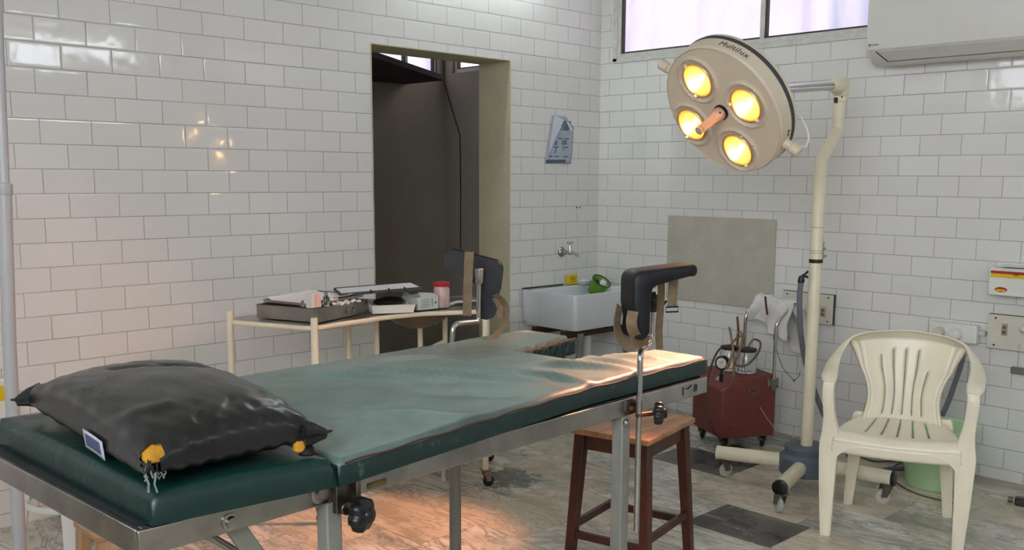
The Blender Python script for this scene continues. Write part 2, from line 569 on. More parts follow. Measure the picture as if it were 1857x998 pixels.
m_brownhose = mat('brown_rubber_hose', srgb(134, 104, 84), .45, var=.12, vscale=20)
m_paper = mat('white_paper', srgb(214, 214, 216), .8, var=.03, vscale=10, bump=.5, bscale=30)
m_cloth = mat('white_cloth', srgb(216, 214, 210), .9, var=.04, vscale=6, bump=.3, bscale=200)
m_tan = mat('mustard_foam', srgb(196, 140, 40), .9, var=.15, vscale=30, bump=.8, bscale=90)
m_yellow = mat('yellow_plastic', srgb(226, 190, 20), .5, var=.06)
m_redlab = mat('red_print', srgb(170, 40, 38), .5, var=.05)
m_ink = mat('dark_ink', srgb(40, 34, 38), .6, var=.05)
m_green = mat('green_plastic', srgb(96, 150, 44), .35, var=.08, vscale=8)
m_glass = mat('clear_glass', (.92, .95, .95), .04, trans=1, var=.01, ior=1.45)
m_bluegrey = mat('blue_grey_print', srgb(74, 92, 112), .5, var=.08)
m_leg = m_greypaint

# ------------------------------------------------------------------ room
Zc = 3.15
ROOM_X, ROOM_Y = -6.3, -6.0


def wall_quadbox(name, lo, hi, material):
    c = (V(lo) + V(hi)) / 2; s = V(hi) - V(lo)
    return struct(MB().box(c, s).out(name, material, smooth=False))


def wall_with_holes(name, plane, a0, a1, z0, z1, thick, holes, material, out_dir):
    """wall in a vertical plane; holes = [(a_lo,a_hi,z_lo,z_hi)]. plane=('x',v) or ('y',v)"""
    mb = MB()
    xs = sorted({a0, a1, *[h[0] for h in holes], *[h[1] for h in holes]})
    zs = sorted({z0, z1, *[h[2] for h in holes], *[h[3] for h in holes]})
    for xa, xb in zip(xs, xs[1:]):
        for za, zb in zip(zs, zs[1:]):
            cx, cz = (xa + xb) / 2, (za + zb) / 2
            if any(h[0] < cx < h[1] and h[2] < cz < h[3] for h in holes): continue
            if plane[0] == 'y': mb.box((cx, plane[1] + out_dir * thick / 2, cz), (xb - xa, thick, zb - za))
            else: mb.box((plane[1] + out_dir * thick / 2, cx, cz), (thick, xb - xa, zb - za))
    bmesh.ops.remove_doubles(mb.bm, verts=mb.bm.verts, dist=1e-5)
    # drop internal faces shared by neighbouring blocks
    seen = {}
    for f in list(mb.bm.faces):
        k = tuple(sorted(v.index for v in f.verts)) if False else tuple(sorted(tuple(round(c, 4) for c in v.co) for v in f.verts))
        seen.setdefault(k, []).append(f)
    dele = [f for fs in seen.values() if len(fs) > 1 for f in fs]
    bmesh.ops.delete(mb.bm, geom=dele, context='FACES_ONLY')
    return struct(mb.out(name, material, smooth=False))


DX0, DX1, DZ = -1.785, -.803, 2.107
WY0, WY1, WZ0, WZ1 = -3.0, -.14, 2.18, 2.85
wb = wall_with_holes('wall_back', ('y', 0), ROOM_X, 0.0, 0, Zc, .27, [(DX0, DX1, -.01, DZ)], tile_back, 1)
# the reveal of the doorway is plastered
wb.data.materials.append(m_plaster)
for p in wb.data.polygons:
    c = p.center
    if c.y > .01: p.material_index = 1
wr = wall_with_holes('wall_right', ('x', 0), ROOM_Y, 0.0, 0, Zc, .23, [(WY0, WY1, WZ0, WZ1)], tile_right, 1)
wr.data.materials.append(m_frame)
for p in wr.data.polygons:
    if p.center.x > .01: p.material_index = 1
wall_with_holes('wall_left', ('x', ROOM_X), ROOM_Y, 0.0, 0, Zc, .2, [(-1.15, -.12, 2.3, 2.85), (-5.75, -3.2, 1.6, 2.9)], tile_right, -1)
wall_with_holes('wall_front', ('y', ROOM_Y), ROOM_X, 0.0, 0, Zc, .2, [(-1.75, -.45, 2.5, 2.82), (-5.6, -2.6, 1.9, 2.95)], tile_back, -1)
fl = struct(MB().box((ROOM_X / 2, -2.0, -.05), (-ROOM_X + .6, 8.6, .1)).out('floor', m_floor, smooth=False))
struct(MB().box((ROOM_X / 2, ROOM_Y / 2 + .135, Zc + .05), (-ROOM_X + .6, -ROOM_Y + .6, .1)).out('ceiling', m_paint, smooth=False))
# plaster edging around the doorway
mb = MB()
mb.box((DX0 - .002, -.001, DZ / 2), (.006, .006, DZ)); mb.box((DX1 + .002, -.001, DZ / 2), (.006, .006, DZ)); mb.box(((DX0 + DX1) / 2, -.001, DZ + .002), (DX1 - DX0, .006, .006))
struct(mb.out('trim_1', m_plaster, smooth=False))

# next room
NY = 1.568
wall_with_holes('wall_corridor_back', ('y', NY), -4.3, 0.0, 0, Zc, .1, [(-2.2, -.05, 2.14, 2.7)], m_greywall, 1)
wall_with_holes('wall_corridor_right', ('x', 0), .27, NY, 0, Zc, .1, [(.5, 1.48, 2.2, 2.7)], m_greywall, 1)
wall_with_holes('wall_corridor_left', ('x', -4.3), .27, NY, 0, Zc, .1, [], m_greywall, -1)
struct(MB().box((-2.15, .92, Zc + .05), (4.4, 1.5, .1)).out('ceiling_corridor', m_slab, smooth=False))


def window(name, plane, a0, a1, z0, z1, mull, em, dep, fw=.03, gasket=True):
    """frame with mullions; pane as a lit frosted sheet"""
    root = thing(name, None, None, (plane[1], (a0 + a1) / 2, z0) if plane[0] == 'x' else ((a0 + a1) / 2, plane[1], z0))
    root['kind'] = 'structure'
    sgn = 1 if dep > 0 else -1
    def B(mb, ca, cz, sa, sz, cd, sd):
        if plane[0] == 'x': mb.box((plane[1] + cd, ca, cz), (sd, sa, sz))
        else: mb.box((ca, plane[1] + cd, cz), (sa, sd, sz))
    mb = MB()
    d0 = dep
    cz = (z0 + z1) / 2
    B(mb, a0 + fw / 2, cz, fw, z1 - z0, d0, .05); B(mb, a1 - fw / 2, cz, fw, z1 - z0, d0, .05)
    B(mb, (a0 + a1) / 2, z0 + fw / 2, a1 - a0 - 2 * fw, fw, d0, .05); B(mb, (a0 + a1) / 2, z1 - fw / 2, a1 - a0 - 2 * fw, fw, d0, .05)
    for q in mull: B(mb, q, cz, fw * 1.1, z1 - z0 - 2 * fw, d0, .05)
    mb.out('window_frame', m_frame, root, bevel=.003, smooth=False)
    if gasket:
        mb = MB()
        edges = [a0 + fw] + sorted(mull) + [a1 - fw]
        for i, (p, q) in enumerate(zip(edges, edges[1:])):
            B(mb, (p + q) / 2, z0 + fw + .005, q - p - .02, .010, d0 - sgn * .002, .03)
            B(mb, q - .02 if q in mull else q - .006, cz, .008, z1 - z0 - 2 * fw, d0 - sgn * .002, .03)
        mb.out('glazing_seal', m_framedark, root, smooth=False)
    mb = MB(); B(mb, (a0 + a1) / 2, cz, a1 - a0 - .02, z1 - z0 - .02, d0 + sgn * .012, .006)
    mb.out('pane', em, root, smooth=False)
    return root


window('window_1', ('x', 0), WY0, WY1, WZ0, WZ1, [-1.185, -2.15], emit_mat('frosted_daylight', (.80, .77, .86), WIN_RIGHT, True), .022, fw=.026)
window('window_2', ('y', ROOM_Y), -1.75, -.45, 2.5, 2.82, [-1.3, -.88], emit_mat('bright_daylight', (.86, .92, 1.0), 11.5), -.06)
window('fill_window_front', ('y', ROOM_Y), -5.6, -2.6, 1.9, 2.95, [-4.6, -3.6], emit_mat('fill_daylight_front', (.90, .94, 1.0), FILL_FRONT), -.06)  # out of view, put in for general brightness
window('window_4', ('x', ROOM_X), -1.15, -.12, 2.3, 2.85, [-.63], emit_mat('bright_daylight_c', (.86, .92, 1.0), 7.0), -.06)
window('window_5', ('y', NY), -2.2, -.05, 2.14, 2.7, [-.33, -1.1], emit_mat('hazy_daylight', (.74, .72, .84), 1.5, True), .05, fw=.02)
window('window_6', ('x', 0), .5, 1.48, 2.2, 2.7, [], emit_mat('hazy_daylight_b', (.95, .88, .92), WIN_NEXT), .05, fw=.03)
window('fill_window_left', ('x', ROOM_X), -5.75, -3.2, 1.6, 2.9, [-4.9, -4.05], emit_mat('fill_daylight_left', (.90, .94, 1.0), FILL_LEFT), -.06)  # out of view, put in to brighten the right wall
# plain raised window surround on the right wall
mb = MB()
mb.box((-.002, WY1 + .016, 2.52), (.012, .034, .72)); mb.box((-.002, (WY0 + WY1) / 2, WZ0 - .014), (.012, WY1 - WY0 + .066, .03))
struct(mb.out('trim_2', m_frame, smooth=False, bevel=.002))

# sloping soffit seen through the doorway
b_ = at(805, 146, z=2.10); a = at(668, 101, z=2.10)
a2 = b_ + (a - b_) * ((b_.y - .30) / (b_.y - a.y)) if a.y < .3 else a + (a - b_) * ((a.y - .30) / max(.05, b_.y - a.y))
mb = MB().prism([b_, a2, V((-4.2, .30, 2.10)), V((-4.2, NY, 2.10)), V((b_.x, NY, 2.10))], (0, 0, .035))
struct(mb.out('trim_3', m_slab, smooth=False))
# thin black cable hanging on the far wall of the next room
pts = [at(805, 150, x=-.012), at(812, 190, x=-.012), at(830, 232, x=-.012)]
t = MB().tube(spline([at(806, 152, x=-.01), at(817, 190, x=-.01), at(832, 240, x=-.01)] + [at(834, 250, x=-.01), at(835, 330, x=-.01), at(835, 470, x=-.01)], 4), .0035, 6).out('wall_cable', m_black)
tag(t, 'thin black cable running down the dim wall beyond the doorway', 'cable')

# fluorescent tube fixed over the doorway, just above the top of the frame
tl = thing('tube_light', 'fluorescent tube light on the tiled wall above the doorway', 'tube light', (-1.15, -.02, 2.66))
MB().box((-1.15, -.02, 2.66), (1.28, .04, .05)).out('batten', m_white, tl, bevel=.004)
MB().tube([(-1.73, -.065, 2.655), (-.57, -.065, 2.655)], .013, 14).out('tube', emit_mat('tube_glow', (.88, 1.0, .98), TUBE), tl)
for x_ in (-1.74, -.56): MB().box((x_, -.055, 2.66), (.03, .05, .05)).out('end_holder', m_white, tl, bevel=.003)

# plastered panel on the right wall
c0 = V((0, -.578, 0)); yA, yB, zA, zB = -1.33, -.578, .70, 1.212
mb = MB().box((-.004, (yA + yB) / 2, (zA + zB) / 2), (.014, yB - yA, zB - zA))
t = mb.out('wall_panel', mat('cement_render', srgb(182, 178, 164), .85, var=.05, vscale=7, bump=.4, bscale=60), bevel=.003)
tag(t, 'plain grey cement patch set in the white tiled wall behind the suction machine', 'wall panel')

# two small drill holes in the back wall
for px in (1046, 1051.5):
    p = at(px, 376.5, y=0)
    MBh = MB().lathe(p + V((0, .002, 0)), [(.005, 0), (.0055, -.003)], (0, 1, 0), 10).out('wall_plug', m_black)
    tag(MBh, 'tiny black wall plug, one of a pair above the tap', 'wall plug', 'pair of wall plugs above the tap')

# ------------------------------------------------------------------ examination couch
A = V((-4.14942, -2.59395, 0.82))
bu = V((0.998711, 0.050757, 0)); bv = V((-0.050757, 0.998711, 0))
BL, BW = 1.835, .79


def bp(u, v, z): return V((A.x, A.y, 0)) + bu * u + bv * v + V((0, 0, z))


couch = thing('examination_couch', 'long steel examination couch with a cut-out green mattress and grey legs', 'examination table', bp(BL / 2, BW / 2, 0))
AX = (bu, bv, V((0, 0, 1)))
H0, H1 = .77, .82
mb = MB()
mb.box(bp(BL / 2, .006, .795), (BL, .012, .05), ax=AX); mb.box(bp(BL / 2, BW - .006, .795), (BL, .012, .05), ax=AX)
mb.box(bp(.006, BW / 2, .795), (.012, BW - .024, .05), ax=AX)
# foot end is open at the cut-out
mb.box(bp(BL - .006, .15, .795), (.012, .27, .05), ax=AX); mb.box(bp(BL - .006, BW - .11, .795), (.012, .19, .05), ax=AX)
mb.box(bp(BL / 2, .02, .817), (BL - .024, .018, .005), ax=AX)
frame = mb.out('frame', m_rail, couch, bevel=.004)
mb = MB()
mb.box(bp(.77, BW / 2, .806), (1.5, BW - .03, .012), ax=AX); mb.box(bp(1.67, .16, .806), (.3, .29, .012), ax=AX); mb.box(bp(1.67, BW - .12, .806), (.3, .2, .012), ax=AX)
mb.out('deck', mat('dark_grey_deck', srgb(58, 62, 62), .5, var=.1), couch)
# pen mark near the foot corner of the near rail
mb = MB()
for (u0, z0, u1, z1) in ((1.70, .782, 1.698, .808), (1.698, .806, 1.722, .799), (1.722, .799, 1.745, .808), (1.765, .808, 1.762, .784), (1.775, .806, 1.772, .786)):
    mb.tube([bp(u0, -.0012, z0), bp(u1, -.0012, z1)], .0014, 5)
each(mb, 'pen_mark', m_ink, frame)
# painted end cross members under the deck
mb = MB()
for u_ in (.42, 1.41): mb.box(bp(u_, BW / 2, .765), (.035, BW - .06, .03), ax=AX)
each(mb, 'cross_member', m_greypaint, couch, bevel=.003)
for (u_, v_) in ((.413, .014), (1.415, .014)):
    mb = MB().box(bp(u_, v_ + .004, .385), (.038, .038, .77), ax=AX)
    mb.out('leg', m_greypaint, couch, bevel=.004)
pf = at(825, 850, y=bp(.6, BW - .03, 0).y)
mb = MB().lathe(V((pf.x, bp(.6, BW - .03, 0).y, 0)), [(.02, 0), (.02, .77)], seg=20)
mb.out('leg', m_greypaint, couch)
mb = MB().lathe(bp(.413, BW - .03, 0), [(.02, 0), (.02, .77)], seg=20)
mb.out('leg', m_greypaint, couch)
# diagonal braces at the head end
p0 = bp(.205, .035, .765); p1 = bp(.40, .05, .45)
mb = MB().box((p0 + p1) / 2 + V((0, 0, 0)), (.036, .02, (p0 - p1).length * 1.25), ax=(bu * math.cos(.55) + V((0, 0, 1)) * math.sin(.55), bv, (p0 - p1).normalized()))
mb.out('brace', m_greypaint, couch, bevel=.003)
mb = MB().tube([bp(.165, .12, .755), bp(.42, .12, .53)], .009, 12); mb.lathe(bp(.160, .12, .76), [(.014, -.02), (.014, .02)], bv, 12)
mb.out('brace_rod', m_steel, couch)
# bolt heads, hinge plate and stirrup clamps
for (u_, z_, r_) in ((.175, .792, .012), (.378, .797, .016), (1.41, .752, .010)):
    MB().lathe(bp(u_, 0, z_), [(r_ * 1.35, 0), (r_ * 1.35, .004), (r_, .005), (r_ * .8, .012)], -bv, 18).out('bolt', m_steel, couch)
mb = MB().box(bp(.433, -.008, .785), (.05, .016, .075), ax=AX); mb.box(bp(.452, -.018, .775), (.012, .03, .09), ax=AX); mb.lathe(bp(.432, -.02, .755), [(.014, 0), (.014, .02)], bv, 16)
mb.out('clamp_bracket', mat('worn_steel', srgb(120, 112, 100), .4, 1, var=.25, vscale=40), couch, bevel=.002)


def star_knob(name, c, axis, r, parent):
    axis = V(axis).normalized()
    ref = V((0, 0, 1)); e1 = (ref - axis * ref.dot(axis)).normalized(); e2 = axis.cross(e1)
    mb = MB(); n = 64
    rings = []
    for (k, h, q) in ((.80, -.014, .6), (.96, -.010, 1), (1, 0, 1), (.96, .010, 1), (.80, .015, .6), (.42, .018, 0), (.36, .026, 0), (.2, .028, 0)):
        ring = []
        for i in range(n):
            a = 2 * PI * i / n
            rr = r * k * (1 - .16 * q * (0.5 - .5 * math.cos(7 * a)) ** 1.6)
            ring.append(mb.bm.verts.new(V(c) + axis * (h * r / .038) + (e1 * math.cos(a) + e2 * math.sin(a)) * rr))
        rings.append(ring)
    for a_, b2 in zip(rings, rings[1:]):
        for i in range(n): mb.bm.faces.new([a_[i], a_[(i + 1) % n], b2[(i + 1) % n], b2[i]])
    mb.bm.faces.new(rings[0][::-1]); mb.bm.faces.new(rings[-1])
    return mb.out(name, m_black, parent, angle=60)


kn = bp(.440, -.055, .750)
star_knob('clamp_knob', kn, -(bv * .9 - bu * .35), .038, couch)
MB().tube([bp(.455, -.02, .757), kn], .007, 10).out('knob_stem', m_steel, couch)
star_knob('clamp_knob', bp(1.50, -.05, .772), -(bv * .85 - bu * .55), .034, couch)
MB().tube([bp(1.435, -.02, .772), bp(1.50, -.045, .772)], .007, 10).out('knob_stem', mat('rusty_steel', srgb(110, 78, 56), .5, .8, var=.3, vscale=60), couch)
# sticker-like coloured smears that show on the rail are reflections; only the faded label is real
mb = MB().box(bp(.525, -.0012, .783), (.05, .002, .012), ax=AX)
mb.out('sticker', mat('faded_yellow_sticker', srgb(112, 92, 48), .5, var=.3, vscale=60), frame)

m_rex = rexine_mat('green_leatherette', srgb(3, 38, 35), srgb(134, 156, 150), .82, .44)
m_rex2 = rexine_mat('green_leatherette_head', srgb(3, 38, 34), srgb(36, 78, 68), .35, .34)


def seam_line(u): return -.06 + .085 * min(1, max(0, (u - .38) / .9)) if u < 1.4 else .025


def wrinkles(u, v):
    z = 0
    # long diagonal folds across the middle of the mattress
    for (u0, v0, u1, v1, h, w) in ((.98, .66, 1.22, .12, .010, .022), (.78, .74, 1.05, .35, .009, .020), (1.36, .33, 1.52, .03, .012, .024),
                                   (1.20, .30, 1.30, .02, .012, .022), (.62, .30, .82, .0, .006, .03), (1.56, .30, 1.60, .06, .007, .018), (1.66, .25, 1.72, .04, .006, .018), (.40, .5, .7, .2, -.006, .05),
                                   (.9, .30, 1.10, .05, -.006, .04), (1.05, .72, 1.30, .62, .006, .02)):
        du, dv = u1 - u0, v1 - v0; L = math.hypot(du, dv)
        t = max(0, min(1, ((u - u0) * du + (v - v0) * dv) / L / L))
        d = math.hypot(u - u0 - du * t, v - v0 - dv * t)
        e = math.sin(PI * min(1, max(0, ((u - u0) * du + (v - v0) * dv) / L / L * .8 + .1)))
        z += 2.1 * h * e * math.exp(-(d / w) ** 2)
    z += .0035 * noise.noise(V((u * 5, v * 5, 1.3))) + .0018 * noise.noise(V((u * 16 + 3, v * 14, 2.3)))
    return z


def cushion(name, inside, u0, u1, v0, v1, zb, zt, rnd, material, step=.012, wr=1.0, warp=None):
    """padded slab: rounded top edge following the outline, slight bulge on the sides"""
    nu = int(round((u1 - u0) / step)); nv = int(round((v1 - v0) / step))
    cells = {(i, j) for i in range(nu) for j in range(nv) if inside(u0 + (i + .5) * (u1 - u0) / nu, v0 + (j + .5) * (v1 - v0) / nv)}
    su, sv = (u1 - u0) / nu, (v1 - v0) / nv
    # distance of grid nodes from the outline
    nodes = {}
    for (i, j) in cells:
        for q in ((i, j), (i + 1, j), (i + 1, j + 1), (i, j + 1)): nodes[q] = 99.0
    bnd = [q for q in nodes if any((q[0] + a, q[1] + b) not in cells for a in (-1, 0) for b in (-1, 0))]
    K = int(rnd / min(su, sv)) + 2
    for b in bnd:
        for i in range(-K, K + 1):
            for j in range(-K, K + 1):
                q = (b[0] + i, b[1] + j)
                if q in nodes:
                    d = math.hypot(i * su, j * sv)
                    if d < nodes[q]: nodes[q] = d
    mb = MB(); top = {}; bot = {}
    W = warp or (lambda u, v: (u, v))
    for q, d in nodes.items():
        u = u0 + q[0] * su; v = v0 + q[1] * sv
        t = min(1, d / rnd)
        drop = rnd * .9 * (1 - math.sqrt(max(0, 1 - (1 - t) ** 2)))
        z = zt - drop + wr * wrinkles(u, v) * min(1, d / .03 + .25)
        uu, vv = W(u, v)
        top[q] = mb.bm.verts.new(bp(uu, vv, z)); bot[q] = mb.bm.verts.new(bp(uu, vv, zb))
    bs = set(bnd)
    for (i, j) in cells:
        mb.bm.faces.new([top[(i, j)], top[(i + 1, j)], top[(i + 1, j + 1)], top[(i, j + 1)]])
        mb.bm.faces.new([bot[(i, j + 1)], bot[(i + 1, j + 1)], bot[(i + 1, j)], bot[(i, j)]])
        for (di, dj, a, b) in ((0, -1, (i, j), (i + 1, j)), (0, 1, (i + 1, j + 1), (i, j + 1)), (-1, 0, (i, j + 1), (i, j)), (1, 0, (i + 1, j), (i + 1, j + 1))):
            if (i + di, j + dj) not in cells: mb.bm.faces.new([top[b], top[a], bot[a], bot[b]])
    return mb.out(name, material, couch, angle=70), top


CU0, CV0, CV1 = 1.535, .285, .52


def ins_main(u, v): return not (u > CU0 and CV0 + (u - CU0) * -.22 < v < CV1 + (u - CU0) * .18)


def warp_main(u, v):
    k = seam_line(u)
    return u, k + (v / .81) * (.81 - k)


matt, _ = cushion('mattress', ins_main, .385, 1.872, 0, .81, .822, .878, .014, m_rex, warp=warp_main)
head, _ = cushion('head_cushion', lambda u, v: True, .045, .382, 0, .78, .822, .882, .022, m_rex2, wr=.4, warp=lambda u, v: (u - .018 * (.382 - u) / .34 + .015 * v * (.382 - u) / .34, v - .055 * (u - .045) / .34))
# piping along the near top edge, gathered rough hem of the cut-out
pts = [bp(.40 + i * .0245, seam_line(.40 + i * .0245) - .001, .868 + .002 * math.sin(i * .9)) for i in range(61)]
MB().tube(pts, .0022, 6).out('piping', mat('maroon_piping', srgb(84, 44, 40), .6, var=.2, vscale=30), matt)
mb = MB()


def hem(s, t):
    u = CU0 + .01 + s * .33
    v = CV1 + (u - CU0) * .18 - .012 - .006 * math.sin(s * 60 + t * 2.6) * math.sin(t * PI) - .004 * math.sin(s * 23)
    return bp(u, v, .868 - t * .05)


mb.grid(hem, 90, 8)
mb.out('gathered_hem', m_rex, matt, solid=.004)
pts = [bp(CU0 + .01 + s * .0165, CV1 + (.01 + s * .0165) * .18 - .010, .871 + .0015 * math.sin(s * 2.1)) for s in range(21)]  # edge strip: lamplight on the hem put into its tan colour
MB().tube(pts, .003, 6).out('piping', mat('lamplit_hem_edge', srgb(150, 110, 86), .8, var=.2, vscale=60), matt)

# small tufts of torn edge
# ------------------------------------------------------------------ pillow
PC = bp(.245, .30, 0)
e_u = (bp(.46, .02, 0) - bp(.03, .04, 0)).normalized(); e_v = V((-e_u.y, e_u.x, 0))
pil = thing('pillow', 'worn black leatherette pillow with a torn corner showing yellow foam', 'pillow', (PC.x, PC.y, .9))
P00, P10, P01, P11 = bp(.015, -.005, 0), bp(.365, -.01, 0), bp(.085, .70, 0), bp(.47, .66, 0)


def pil_pt(s, t, side):
    base = P00.lerp(P10, s).lerp(P01.lerp(P11, s), t)
    a = 1 - (2 * s - 1) ** 2; b = 1 - (2 * t - 1) ** 2
    th = (max(a, 0) ** .27) * (max(b, 0) ** .27)
    ctr = (P00 + P10 + P01 + P11) / 4
    pull = 1 - .07 * (a + b) * .5 + .0
    # corners stick out, sides draw in
    pinch = .03 * (a * (1 - b) + b * (1 - a))
    base = base + (ctr - base) * pinch * 1.6
    crease = 0
    for (s0, t0, s1, t1, h, w) in ((.35, .75, .9, .6, -.012, .03), (.5, .85, .7, .62, -.006, .02), (.05, .25, .3, .2, .006, .03), (.7, .08, .95, .10, -.008, .02), (.5, .06, .62, .14, -.007, .015), (.35, .06, .42, .16, -.006, .015), (.82, .15, .9, .3, -.006, .02)):
        ds, dt = s1 - s0, t1 - t0; L = ds * ds + dt * dt
        k = max(0, min(1, ((s - s0) * ds + (t - t0) * dt) / L)); d = math.hypot(s - s0 - ds * k, t - t0 - dt * k)
        crease += h * math.exp(-(d / w) ** 2)
    if side > 0:
        z = .932 + .090 * th + crease * th + .004 * noise.noise(V((s * 6, t * 6, 4)))
        z += -.012 * (1 - s) * (1 - t)
    else: z = .927 - .043 * th
    # edge puckers
    ed = (1 - th)
    z += .004 * ed * math.sin(s * 55) * math.sin(t * 47 + 1)
    return V((base.x, base.y, z))


def torn(i, j, n=64): return False


mb = MB()
n = 64
tv = {}
for i in range(n + 1):
    for j in range(n + 1):
        s = .5 - .5 * math.cos(PI * i / n); t = .5 - .5 * math.cos(PI * j / n)
        tv[(i, j, 1)] = mb.bm.verts.new(pil_pt(s, t, 1))
        if i in (0, n) or j in (0, n): tv[(i, j, -1)] = tv[(i, j, 1)]
        else: tv[(i, j, -1)] = mb.bm.verts.new(pil_pt(s, t, -1))


def hole(i, j):
    s = .5 - .5 * math.cos(PI * (i + .5) / n); t = .5 - .5 * math.cos(PI * (j + .5) / n)
    q = pil_pt(s, t, 1)
    return 0 < (s) < .13 and 0 < (t) < .055 and (s - .06) ** 2 / .055 ** 2 + (t - .025) ** 2 / .026 ** 2 < 1 + .25 * math.sin(i * 2.3 + j)


for i in range(n):
    for j in range(n):
        if not hole(i, j): mb.bm.faces.new([tv[(i, j, 1)], tv[(i + 1, j, 1)], tv[(i + 1, j + 1, 1)], tv[(i, j + 1, 1)]])
        mb.bm.faces.new([tv[(i, j, -1)], tv[(i, j + 1, -1)], tv[(i + 1, j + 1, -1)], tv[(i + 1, j, -1)]])
m_pil = mat('glossy_black_leatherette', srgb(27, 28, 29), .28, var=.12, vscale=7, bump=.16, bscale=22, spec=.6)
mb.out('cover', m_pil, pil, angle=80)
# foam showing in the tear
mb = MB()
mb.grid(lambda a, b: pil_pt(.012 + a * .11, .004 + b * .055, 1) + V((.004, .006, -.006)), 10, 8)
mb.out('foam', m_tan, pil, solid=.006)
# torn flaps and threads
m_thread = mat('pale_threads', srgb(120, 128, 122), .8, var=.2, vscale=50)
mb = MB()
cn = pil_pt(.0, .0, 1)
for k in range(9):
    p = pil_pt(.004 + .012 * k, .0, 1)
    q = [p + V((random.uniform(-.004, .004), -.002, -.004 * j_ + random.uniform(-.002, .002))) for j_ in range(4)]
    mb.tube(q, .0012, 5)
mb.tube([cn, cn + V((.004, -.006, -.015)), cn + V((.002, -.008, -.03))], .0022, 5)
mb.tube([cn + V((.02, 0, 0)), cn + V((.014, -.006, -.018)), cn + V((.018, -.007, -.034))], .0018, 5)
mb.out('frayed_threads', m_thread, pil)
# gathered tips at the left and right corners
for (s, t, dr, nm) in ((1, 0, bu * .9 - bv * .3, 0), (0, 1, -bu * .9 + bv * .2, 1)):
    c = pil_pt(s, t, 1)
    mb = MB()
    for k in range(5):
        a = k * 1.3
        off = V((0, 0, 1)) * (.012 * math.sin(a) - .0) + bv * .012 * math.cos(a)
        mb.tube([c - dr * .035 + off * 1.4, c - dr * .005 + off, c + dr * .018 + off * .4 + V((0, 0, -.002 * k)), c + dr * (.026 if k != 2 else .036)], [.016, .010, .005, .002], 8)
    mb.out('gathered_tip', m_pil, pil)
cR = pil_pt(1, 0, 1)
mb = MB().lathe(V((cR.x - .03, cR.y + .005, .893)), [(.012, 0), (.017, .006), (.015, .018), (.010, .024)], seg=16)
mb.out('torn_lining', m_tan, pil)
mb = MB().lathe(V((cR.x - .022, cR.y - .004, .890)), [(.018, 0), (.020, .004), (.013, .014), (.006, .017)], seg=18)
mb.out('torn_cover_scrap', m_black, pil)
# printed label on the head-side edge
def lab(a, b): 
    p = pil_pt(.02 + b * .05, .27 + a * .13, 1)
    q = pil_pt(.0, .27 + a * .13, 1)
    return V((p.x - .010 + b * .002, p.y - .004, p.z + .005)) 
mb = MB().grid(lambda a, b: pil_pt(.0, .30 + a * .17, 1) + V((-.006 + .004 * b, -.001, .010 - .038 * b)), 10, 4)
lb = mb.out('label_patch', mat('white_label', srgb(190, 190, 198), .6, var=.05), pil, solid=.001)
mb = MB().grid(lambda a, b: pil_pt(.0, .325 + a * .12, 1) + V((-.0072 + .0026 * b, -.0015, .004 - .024 * b)), 10, 4)
mb.out('label_print', mat('violet_blue_print', srgb(84, 88, 130), .6, var=.3, vscale=120), lb, solid=.0006)

# ------------------------------------------------------------------ leg crutches (stirrups)


